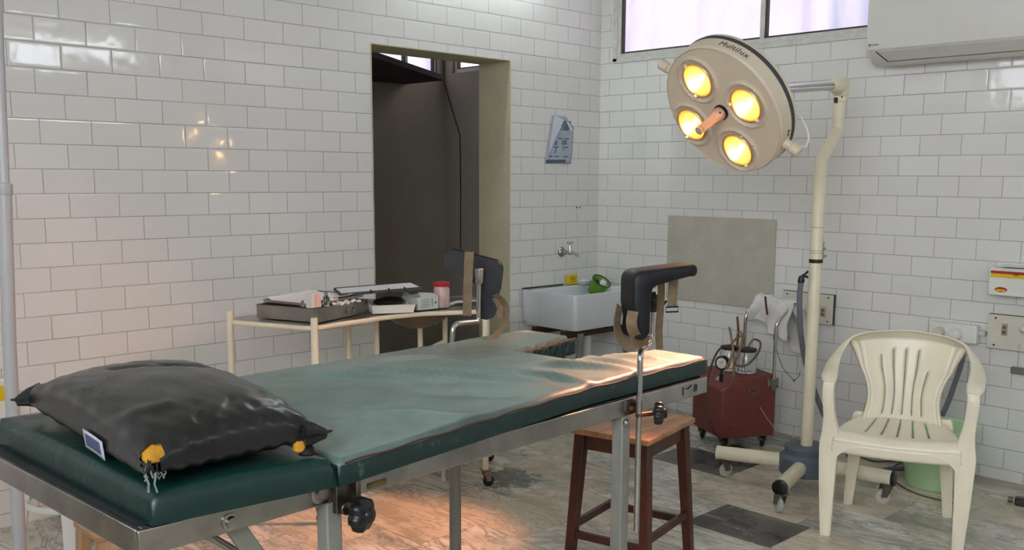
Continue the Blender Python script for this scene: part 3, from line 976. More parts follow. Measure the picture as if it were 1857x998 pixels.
def crutch(label, rod_pts, rod2_pts, P0, ex, ey, depth, outline, straps, stemlow):
    """outline in metres in the (ex, up) plane; ey = across the trough"""
    root = thing('leg_crutch', label, 'leg rest', rod_pts[0], 'pair of leg crutches')
    MB().tube(fillet(rod_pts, .03, 8), .0085, 16).out('support_rod', m_chrome, root)
    MB().tube(fillet(rod2_pts, .02, 8), .0075, 14).out('upper_rod', m_chrome, root)
    # pad: thick shell with near and far cheeks, rounded
    pts = [P0 + ex * a + V((0, 0, b)) for a, b in outline]
    mb = MB()
    ring_scale = ((-.5, .80), (-.46, .93), (-.38, 1), (.38, 1), (.46, .93), (.5, .80))
    cen = V((0, 0, 0))
    for p in pts: cen += p
    # offset each outline inwards for the rounded cheeks
    nn = len(pts)
    norms = []
    for i in range(nn):
        t = (pts[(i + 1) % nn] - pts[i - 1]).normalized()
        norms.append(ey.cross(t).normalized())
    area = sum(((pts[(i + 1) % nn] - pts[i]).cross(pts[i] - P0)).dot(ey) for i in range(nn))
    sg = 1 if norms[0].dot(pts[0] - (pts[0] + pts[nn // 2]) / 2) > 0 else 1
    # inward test
    rings = []
    for (w, k) in ring_scale:
        ring = []
        for i in range(nn):
            inset = (1 - k) * .035
            ring.append(mb.bm.verts.new(pts[i] + ey * (w * depth) + norms[i] * inset * sgn_out))
        rings.append(ring)
    for A_, B_ in zip(rings, rings[1:]):
        for i in range(nn): mb.bm.faces.new([A_[i], A_[(i + 1) % nn], B_[(i + 1) % nn], B_[i]])
    for rg in (rings[0], rings[-1]):
        es = [mb.bm.edges.get((rg[i], rg[(i + 1) % nn])) for i in range(nn)]
        bmesh.ops.triangle_fill(mb.bm, edges=es, use_beauty=True)
    pad = mb.out('pad', m_blackpad, root, angle=50)
    # clamp behind the pad
    c = rod2_pts[-1]
    c = V(c)
    mb = MB().box(c, (.022, .022, .05), ax=AX); mb.lathe(c + V((0, 0, -.03)), [(.012, 0), (.014, .02), (.012, .04)], seg=14)
    if 'near' in label: mb.box(c + (P0 + ex * .03 + V((0, 0, -.04)) - c) * .35, (.05, .014, .025), ax=(ex, ey, V((0, 0, 1))))
    cl = each(mb, 'clamp', m_black if 'near' in label else m_steel, root, bevel=.002)[0]
    mb = MB().tube([c + V((0, 0, -.01)), c + V((0, 0, -.012)) + ex * stemlow * .03, c + V((0, 0, .002)) + ex * stemlow * .045], [.006, .005, .004], 8)
    mb.out('clamp_lever', m_black, cl)
    for nm, path, w, wd in straps:
        MB().tube(spline(path, 6), 1.0, 8, flat=(w / 2, .0013, .3), up=wd).out('strap', m_web, root)
    return root, pad


sgn_out = 1


def arc_pts(cx, cy, r, a0, a1, n=6): return [(cx + r * math.cos(math.radians(a0 + (a1 - a0) * i / n)), cy + r * math.sin(math.radians(a0 + (a1 - a0) * i / n))) for i in range(n + 1)]


def l_outline(arm, leg, ta, tl, rout, lift=0.0, taper=.8):
    """inverted L, corner at (0,0); arm towards +x, limb down"""
    o = []
    o += arc_pts(rout, -rout, rout, 180, 90, 6)
    n_ = 6
    for i in range(1, n_ + 1): o.append((rout + (arm - rout - .02) * i / n_, lift * i / n_))
    o += [(x * .7 + arm - .02, y + lift - ta * .41) for x, y in arc_pts(0, 0, ta * .40, 78, -78, 5)]
    for i in range(n_ + 1):
        t = 1 - i / n_
        o.append((tl + .02 + (arm - tl - .05) * t, -ta * (1 - (1 - taper) * t) + lift * t))
    o += [(tl + .006, -ta - .008), (tl, -ta - .025)]
    for i in range(1, n_ + 1): o.append((tl, -ta - .025 - (leg - ta - .04) * i / n_))
    o += [(x + tl / 2, -leg + tl * .32 + y) for x, y in arc_pts(0, 0, tl * .45, -25, -155, 6)]
    for i in range(1, n_): o.append((0 if i > 2 else .004 * (3 - i), -leg + .03 + (leg - .03 - rout) * i / n_))
    return o


# near crutch
vN = .0 - .02
rodN = at(1157, 780, y=bp(1.457, -.02, 0).y)
Nb = V((rodN.x, bp(1.457, -.022, 0).y, 0))
zb = .43; zt = at(1157, 640, y=Nb.y).z
pa = V((Nb.x, Nb.y, zb)); pb = V((Nb.x, Nb.y, zt))
q1 = at(1168, 628, y=Nb.y + .06); q2 = at(1182, 617, y=Nb.y + .10); q3 = at(1184, 548, y=Nb.y + .10)
# pad plane: faces the photographer, runs along the screen-wide diagonal of the room
exN = (R_ - V((0, 0, R_.z))).normalized(); eyN = (F_ - V((0, 0, F_.z))).normalized()
exN = (exN * .93 + eyN * .30).normalized(); eyN = V((-exN.y, exN.x, 0))
Pn = at(1137, 489, y=Nb.y + .02)
ol = l_outline(.202, .186, .042, .054, .03, lift=.014)
sN = []
def S(px, py, dy): return at(px, py, y=Nb.y + dy)
sN.append(('strap', [S(1222, 490, -.02), S(1221, 515, -.02), S(1220, 535, -.02), S(1219, 558, -.02)], .030, eyN))
sN.append(('strap', [S(1199, 512, .05), S(1199, 535, .05), S(1197, 570, .05), S(1195, 600, .05), S(1196, 634, .05)], .022, eyN * .9 + exN * .5))
sN.append(('strap', [S(1124, 555, .07), S(1119, 585, .06), S(1123, 610, .05), S(1138, 626, .04), S(1156, 624, .02), S(1172, 618, .0)], .034, eyN * .8 + exN * -.5))
sN.append(('strap', [S(1148, 565, -.03), S(1145, 585, -.04), S(1150, 605, -.03), S(1163, 618, -.01), S(1176, 618, .0)], .030, eyN * .8 + exN * .4))
crN, padN = crutch('near black leg crutch on a chrome rod by the stool', [pa, pb, q1], [q1, q2, q3], Pn, exN, eyN, .10, ol, sN, 1)
MB().ball(q1, .013).out('ball_joint', m_chrome, crN)
# buckle at the end of the hanging strap
bk = S(1219, 557, -.022)
mb = MB().tube([bk + exN * a + V((0, 0, b)) for a, b in ((-.019, 0), (.019, 0), (.019, -.014), (-.019, -.014))], .0025, 8, closed=True)
mb.out('buckle', m_black, crN)
# far crutch
vF = BW + .022
rf = at(818, 640, y=bp(1.4, vF, 0).y)
Fb = V((rf.x, bp(1.4, vF, 0).y, 0)); yF = Fb.y
zt2 = at(822, 588, y=yF).z
p1 = at(804, 873, y=yF); p2 = V((Fb.x + .01, yF, zt2)); p3 = at(868, 583, y=yF + .0); p4 = at(869, 500, y=yF + .0)
exF = -(R_ - V((0, 0, R_.z))).normalized(); eyF = (F_ - V((0, 0, F_.z))).normalized()
def SF(px, py, dy=0): return at(px, py, y=yF + dy)
Pf = SF(911, 474)
ol2 = l_outline(.200, .190, .070, .064, .035, lift=.035)
ol2 = [(a, b) for a, b in ol2]
# tilt the limb a little
ol2 = [(a + (-b) * .12, b) for a, b in ol2]
sgn_out = 1
sF = [('strap', [SF(851, 457, -.06), SF(850, 480, -.07), SF(848, 530, -.065), SF(847, 573, -.06)], .031, eyF),
      ('strap', [SF(898, 535, -.05), SF(911, 545, -.05), SF(918, 562, -.05), SF(914, 585, -.05), SF(900, 608, -.06), SF(886, 620, -.065), SF(875, 617, -.05)], .026, eyF * .8 - exF * .5),
      ('strap', [SF(897, 540, -.02), SF(905, 555, -.03), SF(908, 578, -.04)], .020, eyF)]
crF, padF = crutch('far black leg crutch standing in front of the doorway', [p1, p2, p3 + (p3 - p2).normalized() * -.004], [p3 - (p3 - p2).normalized() * .03, p3, p4], Pf, exF, eyF, .075, ol2, sF, 1)

# ------------------------------------------------------------------ wooden stool
Sn, Sr, Sl = V((-2.236, -2.212, 0)), V((-1.842, -2.127, 0)), V((-2.251, -1.888, 0))
sc_ = (Sr + Sl) / 2
sax = (Sr - Sn).normalized(); say = V((-sax.y, sax.x, 0))
sw, sd = (Sr - Sn).length, .325
sc_ = Sn + sax * sw / 2 + say * sd / 2
SH = .54
stool = thing('wooden_stool', 'brown wooden stool with a scuffed tan top at the foot of the couch', 'stool', sc_)


def wood_top():
    mt, nt, b = new_mat('scuffed_plywood')
    co = objco(nt)
    mp = N(nt, 'ShaderNodeMapping'); nt.links.new(co, mp.inputs[0]); mp.inputs['Scale'].default_value = (2, 22, 2); mp.inputs['Rotation'].default_value = (0, 0, -.2)
    f = NOISE(nt, mp.outputs[0], 2.5, 6, .6, .4)
    c = RAMP(nt, f, [(.3, srgb(134, 92, 60)), (.55, srgb(176, 132, 92)), (.75, srgb(196, 154, 112))])
    f2 = NOISE(nt, co, 7, 6, .7)
    c = MIX(nt, RAMP(nt, f2, [(.5, 0.0), (.75, .55)]), c, srgb(120, 76, 50))
    nt.links.new(c, b.inputs['Base Color']); b.inputs['Roughness'].default_value = .42
    return mt


def sp(a, b, z): return sc_ + sax * a + say * b + V((0, 0, z))


mb = MB().box(sp(0, 0, SH - .011), (sw, sd, .022), ax=(sax, say, V((0, 0, 1))))
mb.out('seat', wood_top(), stool, bevel=.006)
ia, ib = sw / 2 - .045, sd / 2 - .035
fo = .03
for (i, j) in ((-1, -1), (1, -1), (1, 1), (-1, 1)):
    t = .021
    lo = [sp(i * (ia + fo) + a * t * .8, j * (ib + fo) + b * t * .8, 0) for a, b in ((-1, -1), (1, -1), (1, 1), (-1, 1))]
    hi = [sp(i * ia + a * t, j * ib + b * t, SH - .022) for a, b in ((-1, -1), (1, -1), (1, 1), (-1, 1))]
    MB().hexa(lo, hi).out('leg', m_wood, stool, bevel=.003)
mb = MB()
for (i, j) in ((-1, 0), (1, 0), (0, -1), (0, 1)):
    if i: mb.box(sp(i * ia, 0, SH - .052), (.02, ib * 2 - .03, .06), ax=(sax, say, V((0, 0, 1))))
    else: mb.box(sp(0, j * ib, SH - .052), (ia * 2 - .03, .02, .06), ax=(sax, say, V((0, 0, 1))))
mb.out('apron', m_wood, stool, bevel=.002)
k = fo * (1 - .14 / SH)
for (i, j) in ((-1, 0), (1, 0), (0, -1), (0, 1)):
    z = .135 if i else .165
    if i: mb = MB().box(sp(i * (ia + k), 0, z), (.018, (ib + k) * 2 - .025, .028), ax=(sax, say, V((0, 0, 1))))
    else: mb = MB().box(sp(0, j * (ib + k), z), ((ia + k) * 2 - .025, .018, .028), ax=(sax, say, V((0, 0, 1))))
    mb.out('stretcher', m_wood, stool, bevel=.002)

# ------------------------------------------------------------------ operating lamp on a wheeled stand
LB = V((-.80, -2.02, 0))
stand = thing('lamp_stand', 'cream tubular lamp stand on a slate grey hub with four castored legs', 'lamp stand', LB)
MB().lathe(LB, [(.118, .075), (.122, .085), (.122, .155), (.100, .172), (.098, .176), (.100, .18), (.100, .20), (.094, .206), (.03, .207)], seg=8 * 5).out('hub', m_hub, stand, angle=30)
cd = [(V((-1.192, -2.126, 0)), 'N'), (V((-.946, -1.661, 0)), 'L'), (V((-.740, -2.391, 0)), 'R'), (V((-.42, -1.93, 0)), 'B')]


def caster(parent, top, rw, dirv, wheelmat, forkmat, plate=True, name='caster'):
    """swivel caster under 'top'; trail direction dirv"""
    dirv = V(dirv).normalized(); sd_ = V((-dirv.y, dirv.x, 0))
    wc = V((top.x, top.y, rw)) + dirv * rw * .55
    h = top.z
    mb = MB()
    for s_ in (-1, 1):
        a = [V((top.x, top.y, h - .006)) - dirv * rw * .55, V((top.x, top.y, h - .006)) + dirv * rw * .75, wc + dirv * rw * .42, wc - dirv * rw * .4]
        mb.prism([p + sd_ * (s_ * rw * .48) for p in a], sd_ * .003 * s_)
    mb.box(V((top.x, top.y, h - .006)) + dirv * rw * .1, (rw * 1.3, rw * 1.02, .006), ax=(dirv, sd_, V((0, 0, 1))))
    mb.lathe(V((top.x, top.y, h - .008)), [(rw * .35, 0), (rw * .35, .012)], seg=12)
    if plate: mb.box(V((top.x, top.y, h + .002)), (rw * 1.7, rw * 1.5, .004), ax=(dirv, sd_, V((0, 0, 1))))
    c = mb.out(name, forkmat, parent)
    mb = MB().lathe(wc - sd_ * rw * .3, [(rw * .3, -.002), (rw * .8, 0), (rw, .004), (rw, rw * .6 - .004), (rw * .8, rw * .6), (rw * .3, rw * .6 + .002)], sd_, 24)
    mb.out('wheel', wheelmat, c)
    return c


m_wheelgrey = mat('pale_grey_wheel', srgb(184, 182, 176), .6, var=.1, vscale=20)
m_fork = mat('dusty_fork_metal', srgb(112, 104, 92), .5, .6, var=.2, vscale=30)
for c, k in cd:
    d = (c - LB).normalized()
    e = c + d * .03
    zl = .122
    a = LB + d * .10
    r = .033
    mb = MB().tube([V((a.x, a.y, zl)), V((e.x, e.y, zl))], r, 28)
    lg = mb.out('leg', m_cream, stand)
    MB().lathe(V((e.x, e.y, zl)), [(r + .001, -.012), (r + .001, .001), (r * .9, .003)], d, 28).out('end_cap', m_cream if k in 'LB' else m_black, lg)
    tr = {'N': V((.2, .3, 0)), 'L': V((.3, -.1, 0)), 'R': V((-.3, .25, 0)), 'B': V((.1, .2, 0))}[k]
    caster(stand, V((c.x, c.y, .090)), .035, tr, m_wheelgrey, m_fork)
# pole with cranked upper part
J = V((LB.x + .165, LB.y + .012, 0))
zj = at(1526, 160, x=J.x).z
zk = 1.515; zk2 = at(1520, 236, x=J.x - .02).z
mb = MB().tube(fillet([V((LB.x, LB.y, .20)), V((LB.x, LB.y, zk)), V((J.x, J.y, zk2)), V((J.x, J.y, zj - .05))], .004, 1), .0275, 28)
pole = mb.out('pole', m_cream, stand)
MB().lathe(LB + V((0, 0, 1.06 - .0)), [(.029, 0), (.031, .001), (.031, .016), (.029, .017)], seg=28).out('black_band', m_black, pole)
pz = at(1468, 478, x=LB.x).z
mb = MB()
for z in (pz + .165, pz + .06, pz + .05): mb.lathe(LB + V((0, 0, z)), [(.0278, 0), (.0282, .0008), (.0278, .0016)], seg=24)
each(mb, 'wire_tie', m_rubber, pole)
mb = MB()
mb.tube([LB + R_ * .028 + V((0, 0, pz + .005)), LB + R_ * .030 + V((0, 0, pz + .02)), LB + R_ * .030 + V((0, 0, pz + .085)), LB + R_ * .034 + V((0, 0, pz + .10))], .003, 8)
mb.lathe(LB + R_ * .030 + V((0, 0, pz + .035)), [(.006, 0), (.006, .016)], R_, 10)
mb.lathe(LB + R_ * .027 + V((0, 0, pz + .07)), [(.008, 0), (.005, .014)], R_, 10)
mb.out('lock_lever', m_steel, pole)
# head block and arm
HC = V((-1.68033, -2.0826, 1.6835))
NRM = V((-.83109, .14091, -.53799)).normalized()
Jt = V((J.x, J.y, zj))
ad_ = (HC - Jt); ad_.z = 0; adn = ad_.normalized(); asd = V((-adn.y, adn.x, 0))
mb = MB()
mb.lathe(Jt + V((0, 0, -.062)), [(.031, 0), (.031, .028)], seg=28)
mb.box(Jt + V((0, 0, .005)) - adn * .012, (.05, .056, .078), ax=(adn, asd, V((0, 0, 1))))
armdir = (V((HC.x, HC.y, HC.z + .0)) - NRM * .155 - (Jt + V((0, 0, .012)))).normalized()
ja = Jt + V((0, 0, .012))
mb.tube([ja - armdir * .01, ja + armdir * .05, ja + armdir * .085, ja + armdir * .10], [.036, .036, .027, .024], 20)
blk = mb.out('elbow_block', m_cream, stand, bevel=.004)
mb = MB()
for dz in (-.045,):
    mb.lathe(Jt + V((0, 0, dz)) - U_ * 0 + (-F_) * .028, [(.005, 0), (.004, .004)], -F_, 10)
mb.lathe(ja - F_ * .034 - R_ * -.006, [(.007, 0), (.005, .004)], -F_, 12)
each(mb, 'screw', m_black, blk)
hb = HC - NRM * .155
mb = MB().tube([ja + armdir * .09, hb], .019, 24)
mb.tube([hb - NRM * .03, hb + NRM * .008], .030, 20)
arm = mb.out('arm', m_chrome, stand)
# clip under the elbow
MB().tube([Jt + adn * .03 + V((0, 0, -.045)), Jt + adn * .035 + V((0, 0, -.065)), Jt + adn * .05 + V((0, 0, -.065)), Jt + adn * .053 + V((0, 0, -.045))], .005, 8).out('cable_clip', m_black, blk)

# lamp head
lamp = thing('operating_lamp', 'round cream operating lamp with four lit reflectors on the wheeled stand', 'lamp', HC)
RL = .262
f1 = V((0, 0, 1)); f1 = (f1 - NRM * f1.dot(NRM)).normalized(); f2 = NRM.cross(f1)


def ray_face(px, py, off=0.0):
    d = F_ + R_ * ((px - PCX) / FPX) - U_ * ((py - PCY) / FPX)
    o = HC + NRM * off
    t = (o - CAM).dot(NRM) / d.dot(NRM)
    return CAM + d * t


RC = [ray_face(1180 + x / 3.5643, 50 + y / 3.5643) for x, y in ((300, 345), (612, 505), (262, 630), (560, 795))]
HUBP = ray_face(1180 + 455 / 3.5643, 50 + 548 / 3.5643)
# housing: side wall and back, the face carries four openings
prof = [(RL * .995, 0), (RL, -.006), (RL + .004, -.010), (RL + .006, -.062)]
mb = MB().lathe(HC, prof, NRM, 96, cap0=False, cap1=False)
house = mb.out('side_band', m_lampcream, lamp, angle=30)
mb = MB().lathe(HC, [(RL + .006, -.062), (RL + .0075, -.064), (RL + .0075, -.080), (RL + .005, -.082)], NRM, 96, cap0=False, cap1=False)
mb.out('rubber_seal', m_rubber, lamp, angle=30)
mb = MB().lathe(HC, [(RL + .005, -.082), (RL + .006, -.086), (RL + .004, -.096), (RL * .92, -.118), (RL * .7, -.136), (RL * .35, -.146), (.03, -.148)], NRM, 96, cap0=False, cap1=True)
mb.out('back_cover', m_lampcream, lamp, angle=30)
# face disc with four circular openings (2D mesh, openings cut by distance)
RB = .064
mb = MB()
NR, NS = 60, 168
fv = {}
loc2 = [((c - HC).dot(f1), (c - HC).dot(f2)) for c in RC]
def facept(x, y):
    z = -.004
    r0 = math.hypot(x, y)
    for (cx_, cy_) in loc2:
        d = math.hypot(x - cx_, y - cy_)
        # raised collar round each reflector, offset a little towards the rim
        z += .009 * math.exp(-((d - .088) / .006) ** 2) - (.006 * max(0, 1 - d / .088) ** .5 if d < .088 else 0)
    return HC + f1 * x + f2 * y + NRM * z
verts = {}
bmf = mb.bm
step = .006
import itertools
K = int(RL / step) + 1
# polar grid clipped to openings, snapping vertices near an opening to its circle
for i in range(NR + 1):
    r = RL * (i / NR)
    for k in range(NS):
        a = 2 * PI * k / NS
        x, y = r * math.cos(a), r * math.sin(a)
        inside_ = False
        for (cx_, cy_) in loc2:
            d = math.hypot(x - cx_, y - cy_)
            if d < RB:
                inside_ = True
                if d > RB - .0075: x, y = cx_ + (x - cx_) * RB / d, cy_ + (y - cy_) * RB / d; inside_ = False
        fv[(i, k)] = None if inside_ else bmf.verts.new(facept(x, y))
for i in range(NR):
    for k in range(NS):
        q = [fv[(i, k)], fv[(i + 1, k)], fv[(i + 1, (k + 1) % NS)], fv[(i, (k + 1) % NS)]]
        q = [v for v in q if v is not None]
        if len(q) >= 3:
            try: bmf.faces.new(q)
            except Exception: pass
bmesh.ops.remove_doubles(bmf, verts=bmf.verts, dist=1e-5)
face = mb.out('face_plate', m_lampcream, lamp, angle=50)
m_refl, nt, b = new_mat('golden_reflector')
b.inputs['Base Color'].default_value = (1.0, .62, .28, 1); b.inputs['Metallic'].default_value = 1; b.inputs['Roughness'].default_value = .35
m_bulb = emit_mat('hot_filament', (1.0, .62, .26), 130)
m_bulbglass = emit_mat('glowing_bulb', (1.0, .66, .30), 14)
for i, c in enumerate(RC):
    rf_ = thing('reflector', None, None, c) if False else None
    c0_ = HC + f1 * loc2[i][0] + f2 * loc2[i][1]
    prof = [(RB + .006, .000), (RB + .0045, .003), (RB, .002), (RB * .985, -.006), (RB * .9, -.026), (RB * .72, -.046), (RB * .45, -.060), (.012, -.066)]
    mb = MB().lathe(c0_, prof, NRM, 48, cap0=False, cap1=True)
    rfl = mb.out('reflector', m_refl, lamp, angle=80)
    mb = MB().ball(c0_ - NRM * .032, .011)
    mb.out('bulb', m_bulb, rfl)
    # three retaining studs round the rim
    mb = MB()
    for a in (0.4 + i, 2.6 + i):
        mb.lathe(c0_ + (f1 * math.cos(a) + f2 * math.sin(a)) * (RB + .008), [(.008, -.002), (.008, .006), (.005, .010)], NRM, 14)
    each(mb, 'retaining_stud', m_lampcream, rfl)
    # beam: two of the reflectors are focused on the near foot end of the couch, two throw wide
    tight = i in (1, 3)
    li = bpy.data.lights.new('reflector_beam', 'SPOT'); li.energy = LAMP_W * (1.0 if tight else (.34, 0, 1.3)[i]); li.color = (1.0, .42, .24)
    li.spot_size = math.radians((64, 44, 38, 28)[i]); li.spot_blend = (.9 if i == 1 else .5) if tight else .7; li.shadow_soft_size = .02
    lo_ = bpy.data.objects.new('reflector_beam', li); COL.objects.link(lo_)
    src = c0_ + NRM * .006
    tgt = [V((-4.2, -.4, .05)), bp(1.84, .13, .87), V((-2.68, -1.15, 0)), bp(1.68, .12, .87)][i]
    lo_.location = src - V(lamp['_o'])
    lo_.rotation_euler = (tgt - src).to_track_quat('-Z', 'Y').to_euler()
    lo_.parent = lamp
# centre handle
h0 = HC + f1 * (HUBP - HC).dot(f1) + f2 * (HUBP - HC).dot(f2)
mb = MB().lathe(h0, [(.030, -.004), (.030, .004), (.026, .006)], NRM, 24); mb.out('handle_socket', m_black, lamp)
mb = MB().lathe(h0, [(.025, 0), (.025, .022), (.022, .026), (.018, .045), (.016, .05)], NRM, 24)
hd = mb.out('handle', mat('warm_steel_handle', srgb(206, 170, 148), .4, .2, var=.05), lamp)
mb = MB()
for k in range(8):
    a = 2 * PI * k / 8; d = f1 * math.cos(a) + f2 * math.sin(a)
    mb.tube([h0 + d * .011 + NRM * .045, h0 + d * .011 + NRM * .125], .0055, 8)
mb.lathe(h0, [(.013, .045), (.013, .128), (.016, .13), (.016, .136), (.010, .139)], NRM, 18)
mb.out('grip', MATS['warm_steel_handle'], hd)
MB().ball(h0 + NRM * .014 - F_ * .024, .004).out('grub_screw', m_black, hd)
# pivot knobs on both sides
pv = (ray_face(1410, 262, -.05) - ray_face(1212, 135, -.05)).normalized()
pv = (pv - NRM * pv.dot(NRM)).normalized()
for s_ in (-1, 1):
    c = HC - NRM * .040 + pv * s_ * (RL + .002)
    mb = MB().lathe(c, [(.022, 0), (.019, .012), (.017, .028)], pv * s_, 24); mb.out('pivot', m_lampcream, lamp)
    mb = MB().lathe(c + pv * s_ * .03, [(.015, -.004), (.019, -.002), (.021, .0), (.021, .034), (.018, .037)], pv * s_, 24)
    kb = mb.out('pivot_knob', m_lampcream, lamp)
    MB().tube([c + pv * s_ * .027, c + pv * s_ * .030 + V((-.004, -.004, -.02)), c + pv * s_ * .026 + V((.004, -.006, -.04))], .0009, 5).out('loose_wire', m_black, lamp)
# white cable looping from the head to the knob
c = HC - NRM * .10 + pv * (RL - .01)
cb = MB().tube(spline([c + U_ * .085, c + pv * .045 + U_ * .075, c + pv * .075 + U_ * .03, c + pv * .065 - U_ * .015, c + pv * .04 - U_ * .03], 6), .0035, 8)
cb.out('cable', m_white, lamp)
# two black screws on the band
mb = MB()
for k_, off_ in ((0, -.035), (1, -.055)):
    a = HC + (pv * math.cos(.16) + NRM.cross(pv) * -math.sin(.16)) * (RL + .005) + NRM * (-.03 - .0 * k_)
    dirn = (pv * math.cos(.15) - NRM.cross(pv) * math.sin(.15) * 1).normalized()
for ang in (.15, .21):
    for sgn in (1, -1):
        dd = (pv * math.cos(ang) + NRM.cross(pv) * math.sin(ang) * sgn)
        if dd.dot(U_) < pv.dot(U_): continue
        mb.lathe(HC + dd * (RL + .004) - NRM * .045, [(.006, 0), (.005, .003)], dd, 12)
each(mb, 'band_screw', m_black, house)
# maker's name on the band, upper right as seen
tp = ray_face(1180 + 535 / 3.5643, 50 + 168 / 3.5643, -.035) - (HC - NRM * .035)
a0 = math.atan2(tp.dot(f2), tp.dot(f1))


def band(co):
    # x along the band (clockwise for the viewer), y towards the back
    rr = RL + .0055
    sgn = TEXT_SGN
    a = a0 + sgn * co.x / rr
    return HC + (f1 * math.cos(a) + f2 * math.sin(a)) * (rr + co.z) - NRM * (.036 + co.y)


d_test = (f1 * math.cos(a0 + .1) + f2 * math.sin(a0 + .1)) - (f1 * math.cos(a0) + f2 * math.sin(a0))
TEXT_SGN = 1 if d_test.dot(R_) > 0 else -1
text_mesh('lettering', 'Multilux', None, (1, 0, 0), (0, 1, 0), .036, mat('brown_print', srgb(72, 50, 42), .6, var=.05), house, surf=band, spacing=1.08, bold=.0)

# ------------------------------------------------------------------ grey power hose of the lamp
t = spline([at(1453, 508, y=-1.985), at(1450, 540, y=-1.97), at(1452, 600, y=-1.96), at(1459, 650, y=-1.93), at(1468, 680, y=-1.93), at(1481, 720, y=-1.95), at(1500, 765, y=-1.99), at(1522, 800, y=-2.05), at(1548, 838, y=-2.15),
            V((-.50, -2.20, .03)), V((-.34, -2.20, .03)), V((-.16, -2.28, .03)), V((-.10, -2.30, .15)), at(1715, 740, x=-.09), at(1730, 700, x=-.06), at(1742, 665, x=-.045), at(1748, 640, x=-.05)], 8)
ho = thing('power_hose', 'thick grey conduit hose hanging from the lamp pole to the wall socket', 'hose', t[0])
MB().tube(t, .0125, 14).out('hose_tube', m_hose, ho)
k0 = t[0]
mb = MB().lathe(k0 + V((0, 0, -.012)), [(.015, 0), (.016, .01), (.010, .03)], seg=14); mb.tube([k0 + V((0, 0, .015)), k0 + R_ * .02 + V((0, 0, .03)), k0 + R_ * .03 + V((0, 0, .04))], .005, 8); mb.tube([k0 + V((0, 0, .015)), k0 + R_ * .014 + V((0, 0, .018)), k0 + R_ * .03 + V((0, 0, .012))], .006, 8)
mb.out('black_tape', m_black, ho)

# ------------------------------------------------------------------ red suction machine
G0 = at(1307, 797, z=.075); G1 = at(1404, 789, z=.075); G2 = at(1253, 769, z=.075)
ga = (G1 - G0); gl = ga.length; ga.normalize(); gb = V((-ga.y, ga.x, 0))
gw = (G2 - G0).dot(gb); gw = max(.28, min(.36, gw))
def gp(a, b, z): return V((G0.x, G0.y, 0)) + ga * a + gb * b + V((0, 0, z))
GH = at(1405, 680, x=gp(gl, 0, 0).x).z
GC = at(1304, 712, y=G0.y).z     # height where the sloping panel starts
suc = thing('suction_machine', 'maroon suction machine on casters with glass jars and a chrome handle', 'suction machine', gp(gl / 2, gw / 2, 0))
cx_ = .075
pts = [gp(0, 0, .075), gp(gl, 0, .07), gp(gl, 0, GH), gp(cx_, 0, GH), gp(0, 0, GC)]
MB().prism(pts, gb * gw).out('cabinet', m_red, suc, bevel=.008, seg=3)
# plate on the sloping panel, maker's badge on the front
mid = lambda t_, b: gp(cx_ * (1 - t_), b, GH + (GC - GH) * t_)
sd1 = (mid(1, 0) - mid(0, 0)).normalized(); pn = sd1.cross(gb).normalized()
if pn.z < 0: pn = -pn
mb = MB().box(mid(.42, gw * .35) + pn * .002, (.022, .055, .003), ax=(sd1, gb, pn)); pl = mb.out('rating_plate', mat('silver_label', srgb(196, 196, 192), .4, var=.05), suc)
mb = MB()
for k in range(4): mb.box(mid(.42, gw * .35 - .016 + .010 * k) + pn * .004, (.014, .003, .0006), ax=(sd1, gb, pn))
mb.out('plate_print', m_ink, pl)
bc = gp(gl * .56, -.001, GH - .075)
mb = MB().lathe(bc, [(.030, -.001), (.030, .0015)], -gb, 28)
bd = mb.out('badge', mat('olive_badge', srgb(104, 76, 44), .6, var=.2, vscale=30), suc)
mb = MB().box(bc - gb * .002 + V((0, 0, .0)) - ga * .006, (.008, .001, .016), ax=(ga, gb, V((0, 0, 1)))); mb.box(bc - gb * .002 + ga * .010 + V((0, 0, -.002)), (.014, .001, .006), ax=(ga, gb, V((0, 0, 1))))
mb.out('badge_print', m_ink, bd)
mb = MB()
for a_, z_ in ((.05, .13), (gl * .35, .115), (gl * .7, .13), (gl * .7, .2)): mb.lathe(gp(a_, 0, z_), [(.004, 0), (.003, .003)], -gb, 8)
each(mb, 'cabinet_screw', m_black, suc)
for (a_, b_2) in ((.04, .04), (gl - .05, .04), (.04, gw - .05), (gl - .05, gw - .05)):
    caster(suc, gp(a_, b_2, .076), .037, ga * .4 + gb * .5, m_black, m_black)
# mains flex wound by the front caster and the thin rod on the front
mb = MB()
pts = []
for k in range(60):
    a_ = k * .42; pts.append(gp(.04 + .035 * math.cos(a_) + .0008 * k, -.03 + .02 * math.sin(a_), .012 + .028 * (.5 + .5 * math.sin(a_ * .37))))
mb.tube(pts, .005, 8)
t = mb.out('coiled_flex', mat('dark_red_flex', srgb(60, 26, 24), .6, var=.1), suc)
MB().tube([gp(gl * .70, -.005, .235), gp(gl * .82, -.02, .17), gp(gl * 1.0, -.03, .10)], .003, 8).out('pull_rod', mat('pale_pink_rod', srgb(176, 140, 128), .5, var=.05), suc)
# glass jars with dark lids
jars = [(gp(.150, gw * .62, 0), .052), (gp(.205, gw * .36, 0), .056)]
m_lid = mat('dark_brown_lid', srgb(44, 34, 34), .4, var=.15)
for (c, r) in jars:
    c = V((c.x, c.y, GH))
    mb = MB().lathe(c, [(r * .96, 0), (r, .004), (r, .095), (r * .8, .112), (r * .8, .118), (r * .76, .118), (r * .77, .110), (r * .95, .092), (r * .95, .008), (.002, .006)], seg=32, cap1=False)
    j = mb.out('glass_jar', m_glass, suc, angle=50)
    mb = MB().lathe(c + V((0, 0, .113)), [(r * .9, 0), (r * .96, .003), (r * .96, .016), (r * .5, .022), (.018, .024)], seg=32)
    mb.out('jar_lid', m_lid, j)
